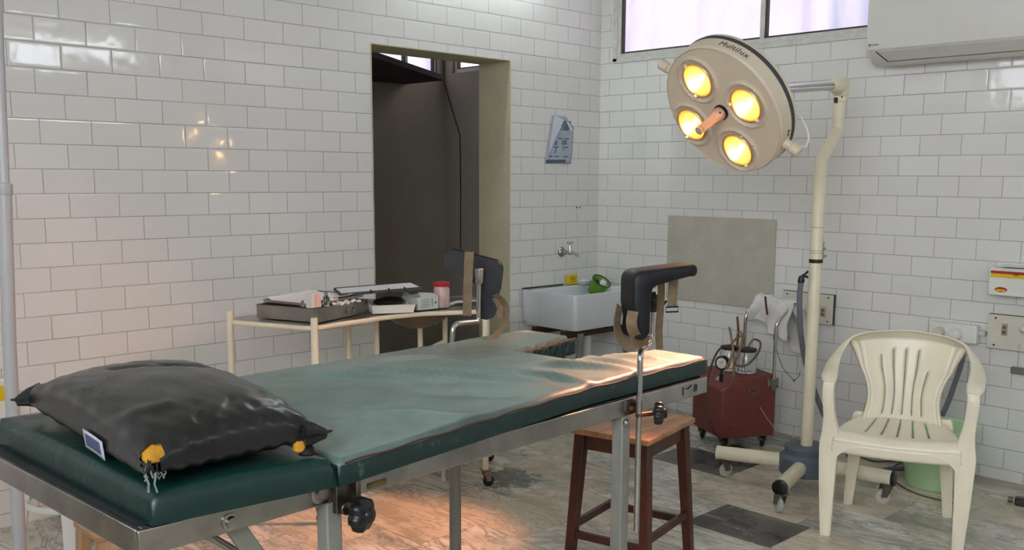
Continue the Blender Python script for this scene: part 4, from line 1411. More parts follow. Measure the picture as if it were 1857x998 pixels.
# gauge
gc = gp(.008, gw * .10, GH + .075)
gn = (-F_ * .8 - R_ * .55); gn.z = 0.05; gn.normalize()
mb = MB().lathe(gc, [(.010, -.030), (.033, -.028), (.038, -.022), (.039, .0), (.035, .004)], gn, 28)
mb.lathe(gc + V((0, 0, -.100)), [(.010, 0), (.010, .04), (.006, .043), (.006, .072)], seg=12)
gg = mb.out('vacuum_gauge', m_black, suc)
MB().lathe(gc, [(.028, .0035), (.028, .0048)], gn, 24).out('dial', mat('dial_face', srgb(206, 204, 190), .5, var=.04), gg)
gs = V((0, 0, 1)).cross(gn).normalized()
MB().tube([gc + gn * .0065 - gs * .004, gc + gn * .0065 + gs * .010 + V((0, 0, .012))], .0012, 6).out('needle', m_ink, gg)
# brown rubber hoses
yj = jars[1][0].y
def SJ(px, py, dy=0): return at(px, py, y=yj + dy)
for k, path in enumerate((
        [SJ(1316, 671, -.03), SJ(1329, 640, -.05), SJ(1326, 612, -.02), SJ(1323, 595, .0), SJ(1326, 610, .03), SJ(1331, 650, -.04), SJ(1331, 680, -.06)],
        [SJ(1336, 628, .06), SJ(1338, 605, .06), SJ(1346, 608, .02), SJ(1340, 640, -.05), SJ(1331, 662, -.07), SJ(1330, 684, -.07)],
        [SJ(1356, 632, .01), SJ(1366, 616, .01), SJ(1379, 622, .0), SJ(1374, 642, -.03), SJ(1355, 662, -.07), SJ(1337, 663, -.08), SJ(1330, 655, -.08)],
        [SJ(1326, 624, .10), SJ(1338, 612, .10), SJ(1350, 610, .06), SJ(1345, 628, -.02), SJ(1335, 650, -.07)],
        [SJ(1312, 627, .05), SJ(1300, 640, .05), SJ(1290, 664, .02), SJ(1281, 700, -.0), SJ(1280, 735, -.03), SJ(1292, 775, -.07), SJ(1308, 800, -.06)],)):
    MB().tube(spline(path, 8), .006 if k < 4 else .0055, 10).out('hose', m_brownhose if k < 4 else mat('dark_maroon_hose', srgb(74, 36, 34), .5, var=.1), suc)
mb = MB().tube([SJ(1337, 575, .12), SJ(1339, 600, .12), SJ(1336, 640, .11)], [.006, .007, .008], 10); mb.out('red_tube', mat('red_brown_rubber', srgb(120, 60, 48), .5, var=.1), suc)
# handle: two uprights at the right hand side, joined under the cloth
hn = gp(gl - .025, -.012, 0); hf = gp(gl - .025, gw - .03, 0)
zk_ = at(1395, 588, y=hn.y).z
ht = at(1425, 540, x=hn.x + .07)
dh = V((ht.x - hn.x, ht.y - hn.y, 0)); dz_ = ht.z - zk_
n0 = V((hn.x, hn.y, GH - .055)); n1 = V((hn.x, hn.y, zk_)); n2 = V((hn.x, hn.y, 0)) + ga * .09 + V((0, 0, zk_ + .09))
m0 = V((hf.x, hf.y, GH - .02)); m1 = V((hf.x, hf.y, zk_)); m2 = V((hf.x, hf.y, 0)) + ga * .09 + V((0, 0, zk_ + .09))
MB().tube(fillet([n0, n1, n2, m2, m1, m0], .035, 7), .0088, 16).out('handle', m_chrome, suc)
mb = MB().box(gp(gl - .025, -.006, GH - .04), (.065, .004, .05), ax=(ga, gb, V((0, 0, 1)))); mb.box(gp(gl - .025, -.012, GH - .045), (.026, .02, .065), ax=(ga, gb, V((0, 0, 1))))
br = mb.out('handle_bracket', m_steel, suc, bevel=.002)
mb = MB()
for a_ in (-.024, .024):
    for z_ in (-.02, .02): mb.lathe(gp(gl - .025 + a_, -.008, GH - .04 + z_), [(.004, 0), (.003, .002)], -gb, 8)
each(mb, 'bracket_screw', m_black, br)

# cloth thrown over the handle
cloth = thing('cloth', 'crumpled white cloth thrown over the chrome handle of the suction machine', 'cloth', (n2 + m2) / 2)
def drape(s, t):
    # s along the bar, t across: -1 near side hang, +1 far side hang
    p = n2.lerp(m2, -.10 + 1.14 * s)
    tt = (t - .42)
    L = .52 + .10 * math.sin(s * 5 + 1) + .03 * math.sin(s * 17)
    arc = abs(tt) * L
    side = 1 if tt > 0 else -1
    ripple = .020 * math.sin(s * 17 + t * 3) + .012 * math.sin(s * 37 + t * 6) + .012 * noise.noise(V((s * 7, t * 7, 3)))
    r = .014
    outd = ga
    if arc < .03: q = outd * side * arc + V((0, 0, r + .004 - arc * arc * 8))
    else: q = outd * side * (.026 + .09 * math.sin(min(1, (arc - .03) / .2) * 1.6) * (1 if side > 0 else .35)) + V((0, 0, r - .004 - (arc - .03) * (1 if side > 0 else .8)))
    k = min(1, arc / .06)
    q += outd * ripple * k + gb * .02 * math.sin(t * 9 + s * 3) * k
    q += V((0, 0, .018 * noise.noise(V((s * 9, t * 5, 9))) + .010 * max(0, math.sin(s * 13)) * (1 - k)))
    return p + q
MB().grid(drape, 60, 50).out('fabric', m_cloth, cloth, solid=.002, angle=180)
pr_ = at(1389, 540, x=n2.x - .02)
mb = MB().tube([at(1388, 538, y=m2.y - .17), at(1389, 552, y=m2.y - .17), at(1391.5, 571, y=m2.y - .17)], 1, 8, flat=(.009, .0015, .3), up=exN)
mb.out('red_strip', mat('dark_red_tape', srgb(104, 36, 34), .7, var=.1), cloth)

# loose thin wire on the tiled wall behind
t = MB().tube(spline([at(1409, 582, x=-.03), at(1403, 612, x=-.01), at(1410, 640, x=-.008), at(1420, 668, x=-.008), at(1439, 690, x=-.008)], 5) , .0016, 6)
t.tube(spline([at(1439, 690, x=-.008), at(1448, 684, x=-.008), at(1451, 674, x=-.008)], 4), .0016, 6); t.ball(at(1440, 691, x=-.008), .005)
tag(t.out('loose_wire', m_black), 'thin black wire dangling on the tiles between suction machine and lamp pole', 'wire')

# ------------------------------------------------------------------ sink in the corner
SX0, SX1, SY, ST, SB = -.705, -.12, -.455, .757, .535
sink = thing('sink', 'white ceramic butler sink fixed in the corner below the tap', 'sink', ((SX0 + SX1) / 2, SY / 2, SB))
mb = MB()
w_ = .025
def rr(x0, x1, y0, y1, z, r, n=6):
    out = []
    for (cx1, cy1, a0_) in ((x1 - r, y1 - r, 0), (x0 + r, y1 - r, 90), (x0 + r, y0 + r, 180), (x1 - r, y0 + r, 270)):
        for i in range(n + 1):
            a_ = math.radians(a0_ + 90 * i / n); out.append(V((cx1 + r * math.cos(a_), cy1 + r * math.sin(a_), z)))
    return out
rings = [rr(SX0 + .05, SX1 - .05, SY + .05, -.03, SB, .03), rr(SX0 + .02, SX1 - .02, SY + .02, -.01, SB + .008, .035), rr(SX0 + .004, SX1 - .004, SY + .004, -.006, SB + .04, .03), rr(SX0, SX1, SY, -.004, ST - .012, .022), rr(SX0 + .003, SX1 - .003, SY + .003, -.005, ST - .002, .022),
         rr(SX0 + .009, SX1 - .009, SY + .009, -.010, ST, .02), rr(SX0 + w_ - .004, SX1 - w_ * 1 + .004, SY + w_ - .004, -.05, ST - .002, .02), rr(SX0 + w_, SX1 - w_, SY + w_, -.055, ST - .01, .02), rr(SX0 + w_ + .01, SX1 - w_ - .01, SY + w_ + .01, -.065, SB + .05, .03), rr(SX0 + .06, SX1 - .06, SY + .06, -.1, SB + .03, .04)]
vr = [[mb.bm.verts.new(p) for p in rg] for rg in rings]
for A_, B_ in zip(vr, vr[1:]):
    for i in range(len(A_)): mb.bm.faces.new([A_[i], A_[(i + 1) % len(A_)], B_[(i + 1) % len(A_)], B_[i]])
mb.bm.faces.new(vr[0][::-1]); mb.bm.faces.new(vr[-1])
mb.out('basin', m_ceramic, sink, angle=40)
mb = MB()
mb.box((-.36, -.36, SB - .020), (.70, .035, .045)); mb.box((-.36, -.12, SB - .020), (.70, .035, .045))
each(mb, 'bearer', mat('dark_brown_iron', srgb(62, 36, 28), .6, var=.2, vscale=20), sink, bevel=.003)
mb = MB().box((-.62, -.38, SB + .01), (.03, .06, .04)); mb.box((-.35, -.39, SB + .008), (.03, .05, .04)); each(mb, 'bracket_lug', MATS['dark_brown_iron'], sink, bevel=.003)
MB().tube(fillet([V((-.35, -.24, SB + .01)), V((-.35, -.24, .30)), V((-.35, -.08, .26)), V((-.35, -.03, .26))], .04), .022, 18).out('waste_pipe', m_white, sink)
mb = MB().box((-.58, -.38, .2575), (.035, .035, .515)); mb.out('leg', m_greypaint, sink, bevel=.003)
mb = MB().box((-.14, -.38, .2575), (.035, .035, .515)); mb.out('leg', m_greypaint, sink, bevel=.003)
# dark strip standing in for the shaded gap between wall and rim
MB().box(((SX0 + SX1) / 2 - .1, -.004, ST + .004), (.36, .007, .006)).out('rim_gap_shade', m_ink, sink)

# tap
tc = at(1018, 457, y=0)
tapo = thing('wall_tap', 'chrome bib tap on the tiled wall above the sink', 'tap', tc)
MB().lathe(tc, [(.032, 0), (.032, -.004 * -1), (.024, .016), (.013, .020), (.012, .05)], (0, -1, 0), 28).out('flange', m_steel, tapo)
tb = tc + V((0, -.07, .0))
mb = MB().tube([tc + V((0, -.045, 0)), tb], .011, 16); mb.ball(tb + V((0, -.004, .002)), .018, (1, 1.2, .9))
mb.tube(fillet([tb + V((0, -.01, 0)), tb + V((0, -.055, .003)), tb + V((0, -.068, -.022))], .02), [.011] * 6 + [.011] * 3 if False else .0105, 16)
mb.tube([tb + V((0, -.004, .01)), tb + V((0, -.004, .045))], [.012, .007], 14); body = mb.out('tap_body', m_chrome, tapo)
th = tb + V((0, -.004, .062))
mb = MB().tube([tb + V((0, -.004, .045)), th], .005, 10); mb.tube([th - V((.024, 0, 0)), th - V((.012, 0, 0)), th + V((.012, 0, 0)), th + V((.024, 0, 0))], [.006, .005, .005, .006], 10)
mb.out('tap_handle', m_chrome, tapo)

# things on the sink
yc = at(1034.7, 512, y=-.012)
cc_ = V((yc.x, -.02, yc.z))
t = thing('yellow_packet', 'small yellow carton standing on the rim at the back of the sink', 'packet', (cc_.x, -.02, ST))
MB().box(V((cc_.x, -.022, ST + .032)), (.085, .022, .060)).out('carton', m_yellow, t, bevel=.002)
mb = MB()
for k in range(3): mb.box(V((cc_.x - .004 + .004 * k, -.0336, ST + .044 - .012 * k)), (.045 - .008 * k, .0008, .003))
mb.out('print', m_ink, t)
mgc = at(1077, 522, y=-.10)
mg = V((mgc.x - .03, -.13, ST - .055))
mug = thing('green_mug', 'green plastic mug leaning in the corner of the sink', 'mug', mg)
ax_ = (R_ * .45 + U_ * .8 - F_ * .55).normalized()
mb = MB().lathe(mg, [(.002, 0), (.045, 0), (.05, .004), (.06, .10), (.063, .102), (.060, .103), (.056, .10), (.046, .008), (.002, .006)], ax_, 32, cap0=False, cap1=False)
mb.out('cup', m_green, mug, angle=50)
MB().tube([mg + ax_ * .103 + (V((1, 0, 0)) - ax_ * ax_.x).normalized() * .061 * math.cos(a * PI / 12) + ax_.cross((V((1, 0, 0)) - ax_ * ax_.x).normalized()) * .061 * math.sin(a * PI / 12) for a in range(24)], .0035, 8, closed=True).out('rim', m_black, mug)
t = MB().ball(mg + ax_ * .082 + V((.012, -.01, 0)), .030, (1, 1, .8)).out('white_ball', m_white)
tag(t, 'white ball of gauze inside the green mug', 'gauze ball')
mb = MB().ball(mg + ax_ * .088 + V((-.030, .006, .004)), .019); t = mb.out('black_knob', m_black); tag(t, 'small black round stopper beside the gauze in the green mug', 'stopper')
dc = V((-.19, -.05, ST - .001))
dsh = thing('soap_dish', 'clear ridged soap dish on the right back corner of the sink', 'soap dish', dc)
mb = MB().lathe(dc, [(.002, .002), (.04, .002), (.045, .006), (.052, .026), (.049, .026), (.042, .010), (.002, .008)], seg=24, cap0=False, cap1=False)
mb.out('dish', m_ceramic, dsh); mb = MB().ball(dc + V((0, 0, .018)), .024, (1.2, .8, .45)); mb.out('soap', m_white, dsh)

# poster peeling off the wall
TL, TRt, TRb, BRt, BLt = (at(x, y, y=-.004) for x, y in ((1003, 209), (1020, 210), (1039, 226), (1034, 297), (988, 297)))
po = thing('poster', 'small peeling laminated poster in a crumpled sleeve on the tiles beside the doorway', 'poster', (TL + BRt) / 2)
P = lambda a, b: TL.lerp(at(1041, 212, y=-.004), a).lerp(BLt.lerp(BRt, a), b)
def pp(a, b, off=0):
    return P(a, b) + V((0, -.004 - off - .004 * math.sin(a * 5 + b * 4), 0))
mb = MB().grid(lambda a, b: pp(a * (1 - .42 * max(0, .22 - b) / .22 * 1), b), 14, 18)
sh = mb.out('sheet', mat('pale_blue_sheet', srgb(168, 176, 192), .25, var=.06, vscale=12), po, solid=.0008)
mb = MB().grid(lambda a, b: pp(.02 + a * .74, .915 + b * .07, .0016), 6, 2); mb.out('dark_footer', m_bluegrey, sh, solid=.0004)
mb = MB()
for (a0_, a1_, b0_) in ((.10, .24, .84), (.34, .50, .84), (.66, .84, .84), (.22, .46, .64), (.60, .82, .64), (.40, .56, .46), (.66, .85, .46)):
    mb.grid(lambda a, b: pp(a0_ + a * (a1_ - a0_), b0_ + b * .02, .0016), 4, 1)
each(mb, 'caption_print', m_bluegrey, sh, solid=.0004)
mb = MB()
for (a0_, b0_, w2, h2) in ((.32, .66, .05, .12), (.62, .69, .06, .03), (.26, .52, .10, .09), (.56, .50, .20, .10)):
    mb.grid(lambda a, b: pp(a0_ + a * w2, b0_ + b * h2, .0014), 4, 3)
each(mb, 'picture_print', mat('grey_print', srgb(126, 130, 144), .5, var=.15, vscale=80), sh, solid=.0004)
mb = MB().grid(lambda a, b: pp(.42 + a * .45 * (1 - b * .2), .10 + b * .2, .0018), 6, 4); mb.out('blue_panel', mat('teal_grey_print', srgb(96, 118, 132), .3, var=.1), sh, solid=.0004)
# folded-over corner
mb = MB()
c = [pp(.02, .0, .006), pp(.42, .09, .014), pp(.16, .45, .010), pp(.0, .88, .004)]
c = [TL + V((0, -.010, 0)), P(.42, .09) + V((0, -.022, 0)), P(.22, .42) + V((0, -.018, 0)), P(.04, .80) + V((0, -.008, 0))]
mb.prism(c, (0, -.001, 0)); mb.out('folded_flap', mat('white_sheet_back', srgb(196, 202, 212), .35, var=.03), po)
mb = MB().prism([P(.60, .12) + V((0, -.012, 0)), P(.66, .11) + V((0, -.016, 0)), P(.93, .30) + V((0, -.013, 0)), P(.86, .31) + V((0, -.01, 0))], (0, -.001, 0)); mb.out('sleeve_glint', m_white, po)
# diamond warning mark
dmc = P(.44, .31) + V((0, -.0085, 0))
mb = MB().tube([dmc + V((-.017, 0, .0)), dmc + V((.0, 0, .024)), dmc + V((.012, 0, .016)), dmc + V((.006, 0, -.024))], .0014, 6, closed=True); mb.out('warning_diamond', m_white, sh)

# ------------------------------------------------------------------ air conditioner
ay0, ay1 = -2.74, -1.905
acx = -.215
ac = thing('air_conditioner', 'white split air conditioner mounted high on the tiled wall by the window', 'air conditioner', (0, (ay0 + ay1) / 2, 2.03))
sect = [(0, 2.325), (-.17, 2.325), (-.20, 2.318), (-.215, 2.295), (-.217, 2.08), (-.212, 2.062), (-.150, 2.005), (-.11, 1.992), (0, 1.998)]
def acsec(y, k=0.0): return [V((x * (1 - k) if x else 0, y, 2.16 + (z - 2.16) * (1 - k))) for x, z in sect]
mb = MB()
st = [(ay1, .06), (ay1 - .004, .025), (ay1 - .012, .004), (ay1 - .022, 0), (ay0 + .022, 0), (ay0 + .012, .004), (ay0 + .004, .025), (ay0, .06)]
vr = [[mb.bm.verts.new(p) for p in acsec(y, k)] for y, k in st]
for A_, B_ in zip(vr, vr[1:]):
    for i in range(len(A_)): mb.bm.faces.new([A_[i], A_[(i + 1) % len(A_)], B_[(i + 1) % len(A_)], B_[i]])
mb.bm.faces.new(vr[0][::-1]); mb.bm.faces.new(vr[-1])
mb.out('casing', mat('white_ac_plastic', srgb(214, 213, 208), .35, var=.02, vscale=3), ac, angle=28)
# louvre on the sloping underside with its dark gap
nrm_ = V((-.057, 0, -.062)).normalized() ; nrm_ = V((-.68, 0, -.74)).normalized()
tdir = V((.062, 0, -.057)).normalized()
pA = V((-.209, 0, 2.060))
mb = MB()
q = [pA + tdir * .010 + nrm_ * .001, pA + tdir * .074 + nrm_ * .001]
mb.prism([V((q[0].x, ay1 - .055, q[0].z)), V((q[0].x, ay0 + .03, q[0].z)), V((q[1].x, ay0 + .06, q[1].z)), V((q[1].x, ay1 - .095, q[1].z))], nrm_ * .003)
mb.out('louvre', mat('shaded_ac_plastic', srgb(200, 199, 195), .4, var=.02), ac)
mb = MB()
mb.prism([V((q[1].x, ay1 - .095, q[1].z)), V((q[1].x, ay0 + .06, q[1].z)), V((q[1].x, ay0 + .06, q[1].z)) + tdir * .003, V((q[1].x, ay1 - .095, q[1].z)) + tdir * .003], nrm_ * .0035)
mb.prism([V((q[0].x, ay1 - .049, q[0].z)), V((q[0].x, ay1 - .056, q[0].z)), V((q[1].x, ay1 - .096, q[1].z)) + tdir * .003, V((q[1].x, ay1 - .089, q[1].z)) + tdir * .003], nrm_ * .0035)
mb.out('louvre_gap', m_ink, ac)
lp = at(1577, 83, x=-.218)
mb = MB().prism([lp + V((-.001, .006, .006)), lp + V((-.001, -.008, .006)), lp + V((-.001, -.002, .001)), lp + V((-.001, -.001, -.007))][::-1], (-.001, 0, 0)); lg_ = mb.out('logo', m_ink, ac)
text_mesh('lettering', 'DAIKIN', at(1586.5, 81.5, x=-.2185), (0, -1, 0), (0, 0, 1), .012, m_ink, ac, depth=.0003, spacing=1.0)

# ------------------------------------------------------------------ switch plates, sockets, box on the right wall


def wall_plate(name, label, cat, y0, y1, z0, z1, t, material):
    r = thing(name, label, cat, (0, (y0 + y1) / 2, z0))
    MB().box((-t / 2, (y0 + y1) / 2, (z0 + z1) / 2), (t, abs(y1 - y0), z1 - z0)).out('plate', material, r, bevel=.002)
    return r


m_plate = mat('off_white_laminate', srgb(208, 202, 190), .45, var=.04, vscale=8)
m_edge = mat('dark_board_edge', srgb(70, 60, 52), .7, var=.1)
for (lb, y1, y0, z0, z1, sw_) in (('white switch board on the wall behind the lamp pole', -1.40, -1.71, .656, .821, (1493, 566)), ('white switch board with a hanging bulb at the right edge', -2.512, -2.80, .640, .806, (1822, 598))):
    r = thing('switch_board', lb, 'switch board', (0, (y0 + y1) / 2, z0), 'switch boards on the right wall')
    MB().box((-.010, (y0 + y1) / 2, (z0 + z1) / 2), (.020, y1 - y0, z1 - z0)).out('back_box', m_edge, r)
    MB().box((-.0225, (y0 + y1) / 2, (z0 + z1) / 2), (.005, y1 - y0 - .003, z1 - z0 - .003)).out('plate', m_plate, r, bevel=.001)
    mb = MB()
    for yy in (y0 + .03, y1 - .03) if y0 > -2 else (y1 - .035,):
        for zz in (z0 + .018, z1 - .018): mb.lathe((-.025, yy, zz), [(.005, 0), (.004, .002)], (-1, 0, 0), 10)
    each(mb, 'screw', m_ink, r)
    sp_ = at(*sw_, x=-.025)
    MB().box((-.028, sp_.y, sp_.z), (.008, .026, .055)).out('switch', mat('beige_switch', srgb(168, 158, 140), .5, var=.08), r, bevel=.002)
    mb = MB()
    for dz in (-.012, .010): mb.box((-.034, sp_.y, sp_.z + dz), (.005, .014, .014), ax=(V((.95, 0, .3)), V((0, 1, 0)), V((-.3, 0, .95))))
    each(mb, 'rocker', mat('brown_rocker', srgb(116, 104, 92), .5, var=.1), r)
boardR = r
# bulb holder on the right board
bb = at(1857, 598, x=-.06)
lb_ = thing('night_bulb', 'small round bulb plugged on the right hand switch board', 'bulb', (-.025, bb.y, bb.z))
MB().lathe((-.025, bb.y, bb.z), [(.018, 0), (.018, .018), (.014, .022)], (-1, 0, 0), 18).out('holder', m_white, lb_)
MB().ball((-.062, bb.y, bb.z), .019).out('bulb_glass', mat('silver_bulb', srgb(214, 210, 214), .08, .3, var=.03), lb_)
# chain with grey plug
ch = at(1848, 625, x=-.04)
ck = thing('plug_on_chain', 'grey plug hanging on a thin chain below the bulb', 'plug', (-.03, ch.y, ch.z))
mb = MB()
for i in range(11):
    z = ch.z - .002 - i * .010
    pts = [V((-.035, ch.y, z)) + V(((math.sin(a_ * PI / 4) * .0025) if i % 2 else 0, 0 if i % 2 else math.sin(a_ * PI / 4) * .0025, math.cos(a_ * PI / 4) * .0062)) for a_ in range(8)]
    mb.tube(pts, .0008, 5, closed=True)
mb.out('chain', m_steel, ck)
MB().box((-.035, ch.y - .008, ch.z - .125), (.03, .07, .03)).out('plug_body', mat('grey_bakelite', srgb(112, 106, 100), .5, var=.08), ck, bevel=.004)
# socket strip
y1, y0, z0, z1 = -2.243, -2.475, .652, .742
so = thing('socket_strip', 'white surface socket box holding two plugs beside the right switch board', 'socket box', (0, (y0 + y1) / 2, z0))
MB().box((-.028, (y0 + y1) / 2, (z0 + z1) / 2), (.056, y1 - y0, z1 - z0)).out('box', m_white, so, bevel=.008, seg=3)
MB().box((-.02, y0 - .016, (z0 + z1) / 2 + .01), (.03, .03, .02)).out('conduit', m_plate, so)
for yy, mt_ in ((-2.30, m_plate), (-2.385, m_white)):
    t = thing('plug', 'round cream plug in the left socket of the strip' if yy > -2.35 else 'white plug with a black lead in the right socket of the strip', 'plug', (-.056, yy, .695), 'plugs in the socket strip')
    MB().lathe((-.056, yy, .695), [(.027, 0), (.027, .022), (.022, .034), (.012, .036)], (-1, 0, 0), 22).out('plug_body', mt_, t)
    MB().tube([V((-.075, yy, .674)), V((-.075, yy - .001, .655)), V((-.06, yy + .004, .62 if yy > -2.35 else .60))], .004 if yy > -2.35 else .0065, 8).out('lead', m_white if yy > -2.35 else m_black, t)
# dispenser box with red and yellow label
z1, z0, y1 = 1.035, .905, -2.528
y0 = -2.80
bx = thing('wall_box', 'white wall box with a red and yellow label at the right edge', 'box', (0, (y0 + y1) / 2, z0))
MB().box((-.05, (y0 + y1) / 2, (z0 + z1) / 2), (.10, y1 - y0, z1 - z0)).out('body', m_white, bx, bevel=.004)
MB().box((-.055, (y0 + y1) / 2 + -.02, z1 + .008), (.11, y1 - y0 - .04, .004)).out('lid', m_white, bx)
lz = z1 - .030
MB().box((-.1008, y1 - .135, lz + .008), (.001, .255, .013)).out('red_stripe', m_redlab, bx)
yl = MB().box((-.1008, y1 - .135, lz - .008), (.001, .255, .017)).out('yellow_stripe', m_yellow, bx)
text_mesh('lettering', 'BRI', (-.1018, y1 - .122, lz + .000), (0, -1, 0), (0, 0, 1), .019, m_ink, yl, depth=.0003)
mb = MB().lathe((-.1005, y1 - .058, z0 + .028), [(.012, 0), (.012, .001)], (-1, 0, 0), 20)
for v in mb.bm.verts: v.co.y = (y1 - .058) + (v.co.y - (y1 - .058)) * 2.3
ov = mb.out('oval_label', m_redlab, bx)
MB().box((-.1022, y1 - .058, z0 + .0245), (.001, .040, .009)).out('oval_stripe', m_yellow, ov)

# ------------------------------------------------------------------ plastic armchair
fC = (V((-1.287, -2.389, 0)) + V((-1.076, -2.837, 0))) / 2
cf = V((-.93, -.36, 0)).normalized(); cr = V((-cf.y, cf.x, 0))
if cr.dot(R_) < 0: cr = -cr
chair = thing('plastic_armchair', 'ivory plastic armchair with a slatted back standing by the green bucket', 'chair', fC - cf * .2)


def cp(x, y, z): return fC + cr * x - cf * y + V((0, 0, z))     # y grows backwards


# rim: arms and top rail in one band
rim = [(-.262, .012, .628), (-.272, .06, .648), (-.279, .14, .660), (-.283, .24, .676), (-.274, .34, .700), (-.243, .425, .735), (-.165, .470, .757), (-.07, .487, .765), (0, .490, .767)]
rim = rim + [(-x, y, z) for x, y, z in rim[-2::-1]]
path = spline([cp(*p) for p in rim], 6)
n_ = len(path)
mb = MB()
rings = []
for i, p in enumerate(path):
    t = (path[min(i + 1, n_ - 1)] - path[max(i - 1, 0)]).normalized()
    k = abs(2 * i / (n_ - 1) - 1)            # 1 at the fronts, 0 at the middle of the back
    ctr = cp(0, .20, p.z)
    side = t.cross(V((0, 0, 1))).normalized()
    if side.dot(p - cp(0, .2, p.z)) < 0: side = -side
    upv = t.cross(side); upv = upv if upv.z > 0 else -upv
    w = (.033 + .003 * k) * (1 - .34 * max(0, (k - .86) / .14))
    # arms lie flat, the back rail stands nearly upright
    tilt = (1 - k) ** .8 * 1.15
    a_ = side * math.cos(tilt) - upv * math.sin(tilt); b_ = side * math.sin(tilt) + upv * math.cos(tilt)
    sec = [(-w, -.010), (-w * .9, .003), (0, .009), (w * .9, .003), (w, -.010), (w * .82, -.010), (w * .7, -.001), (0, .003), (-w * .7, -.001), (-w * .82, -.010)]
    rings.append([mb.bm.verts.new(p + a_ * x + b_ * z) for x, z in sec])
for A_, B_ in zip(rings, rings[1:]):
    for i in range(len(A_)): mb.bm.faces.new([A_[i], A_[(i + 1) % len(A_)], B_[(i + 1) % len(A_)], B_[i]])
mb.bm.faces.new(rings[0][::-1]); mb.bm.faces.new(rings[-1])
mb.out('arm_rail', m_chair, chair, sub=1)
# back panel
slots = [-.58, -.30, -.02, .26, .54]
def back_pt(s, t):
    # s -1..1 , t 0 (seat) .. 1 (top rail)
    hw = .150 - .022 * math.sin(min(1, t * 1.6) * PI) + .050 * t ** 2
    y = .375 + .105 * t + .012 * math.sin(t * PI)
    y -= .045 * s * s * (1 - .2 * t)
    z = .413 + .347 * t - (.022 * s * s if t > .7 else 0) * ((t - .7) / .3 if t > .7 else 0)
    return cp(s * hw, y, z)
us = [-1]
for c in slots[:]: us += [c - .018, c + .018]
us += [1]
full = [-1.0]
for a_, b_ in zip(us, us[1:]):
    m_ = 1 if abs((b_ - a_) - .036) < 1e-6 else 4
    for k in range(1, m_ + 1): full.append(a_ + (b_ - a_) * k / m_)
ts = [i / 28 for i in range(29)]
mb = MB()
vv = {(i, j): mb.bm.verts.new(back_pt(s, t)) for i, s in enumerate(full) for j, t in enumerate(ts)}
def in_slot(sm, tm):
    for q, c in enumerate(slots):
        if abs(sm - c) < .018 and (.07 < tm < (.84 if q in (1, 2, 3) else .80 if q == 0 else .62)): return True
    return False
for i in range(len(full) - 1):
    for j in range(28):
        if not in_slot((full[i] + full[i + 1]) / 2, (ts[j] + ts[j + 1]) / 2): mb.bm.faces.new([vv[(i, j)], vv[(i + 1, j)], vv[(i + 1, j + 1)], vv[(i, j + 1)]])
mb.out('backrest', m_chair, chair, solid=.006, angle=180)
# curved side webs joining back panel edge to the rail underside
for sg in (-1, 1):
    mb = MB()
    def web(a, b):
        t = .0 + a
        p = back_pt(sg, t)
        hw_extra = .012 + .03 * max(0, t - .55) / .45
        return p + cr * sg * hw_extra * b - cf * .006 * b - cf * -.012 * math.sin(b * PI)
    mb.grid(web, 20, 4)
    mb.out('back_flange', m_chair, chair, solid=.005, angle=180)
# seat
def seat_pt(a, b):
    # a 0..1 left-right, b 0 (front) .. 1 (back)
    x = (2 * a - 1)
    hw = .238 - .075 * b ** 1.3
    y = -.012 + .40 * b
    z = .425 - .022 * math.sin(PI * min(1, b * 1.05)) * (1 - x * x) + .010 * x * x * (1 - b) - .004
    if b < .12: z -= .035 * ((.12 - b) / .12) ** 2; y += .0
    return cp(x * hw, y, z)
mb = MB(); nu_, nv_ = 50, 34
sl_cols = [10, 17, 24, 31, 38]
def seat_skip(i, j):
    return i in sl_cols and 11 <= j <= 31
mb.grid(lambda a, b: seat_pt(a, b), nu_, nv_, seat_skip)
mb.out('seat', m_chair, chair, solid=.006, angle=180)
mb = MB().grid(lambda a, b: seat_pt(a, 0) + V((0, 0, -.045 * b)) - cf * .006 * b, 40, 4)
mb.out('front_apron', m_chair, chair, solid=.005, angle=180)
for sg in (-1, 1):
    mb = MB().grid(lambda a, b: seat_pt(0 if sg < 0 else 1, a) + V((0, 0, -.04 * b)), 20, 4)
    mb.out('side_apron', m_chair, chair, solid=.005, angle=180)


def chan_leg(name, pts, ws, inward, outward):
    """tapering channel section leg: pts centre line, ws widths; outward = side the flat web faces, other flange towards inward"""
    mb = MB(); rings = []
    for p, (wa, wb_) in zip(pts, ws):
        o, i_ = V(outward), V(inward)
        sec = [p - i_ * wa + o * wb_ * .3, p - i_ * wa * .95 + o * wb_ * .9, p - i_ * wa * .5 + o * wb_ * 1.15, p + i_ * wa * .5 + o * wb_ * 1.15, p + i_ * wa * .95 + o * wb_ * .9, p + i_ * wa + o * wb_ * .3, p + i_ * wa - o * wb_, p + i_ * wa * .85 - o * wb_, p + i_ * wa * .8 + o * wb_ * .5, p - i_ * wa * .8 + o * wb_ * .5, p - i_ * wa * .85 - o * wb_, p - i_ * wa - o * wb_]
        rings.append([mb.bm.verts.new(q) for q in sec])
    for A_, B_ in zip(rings, rings[1:]):
        for i in range(len(A_)): mb.bm.faces.new([A_[i], A_[(i + 1) % len(A_)], B_[(i + 1) % len(A_)], B_[i]])
    mb.bm.faces.new(rings[0][::-1]); mb.bm.faces.new(rings[-1])
    return mb.out(name, m_chair, chair, angle=50)


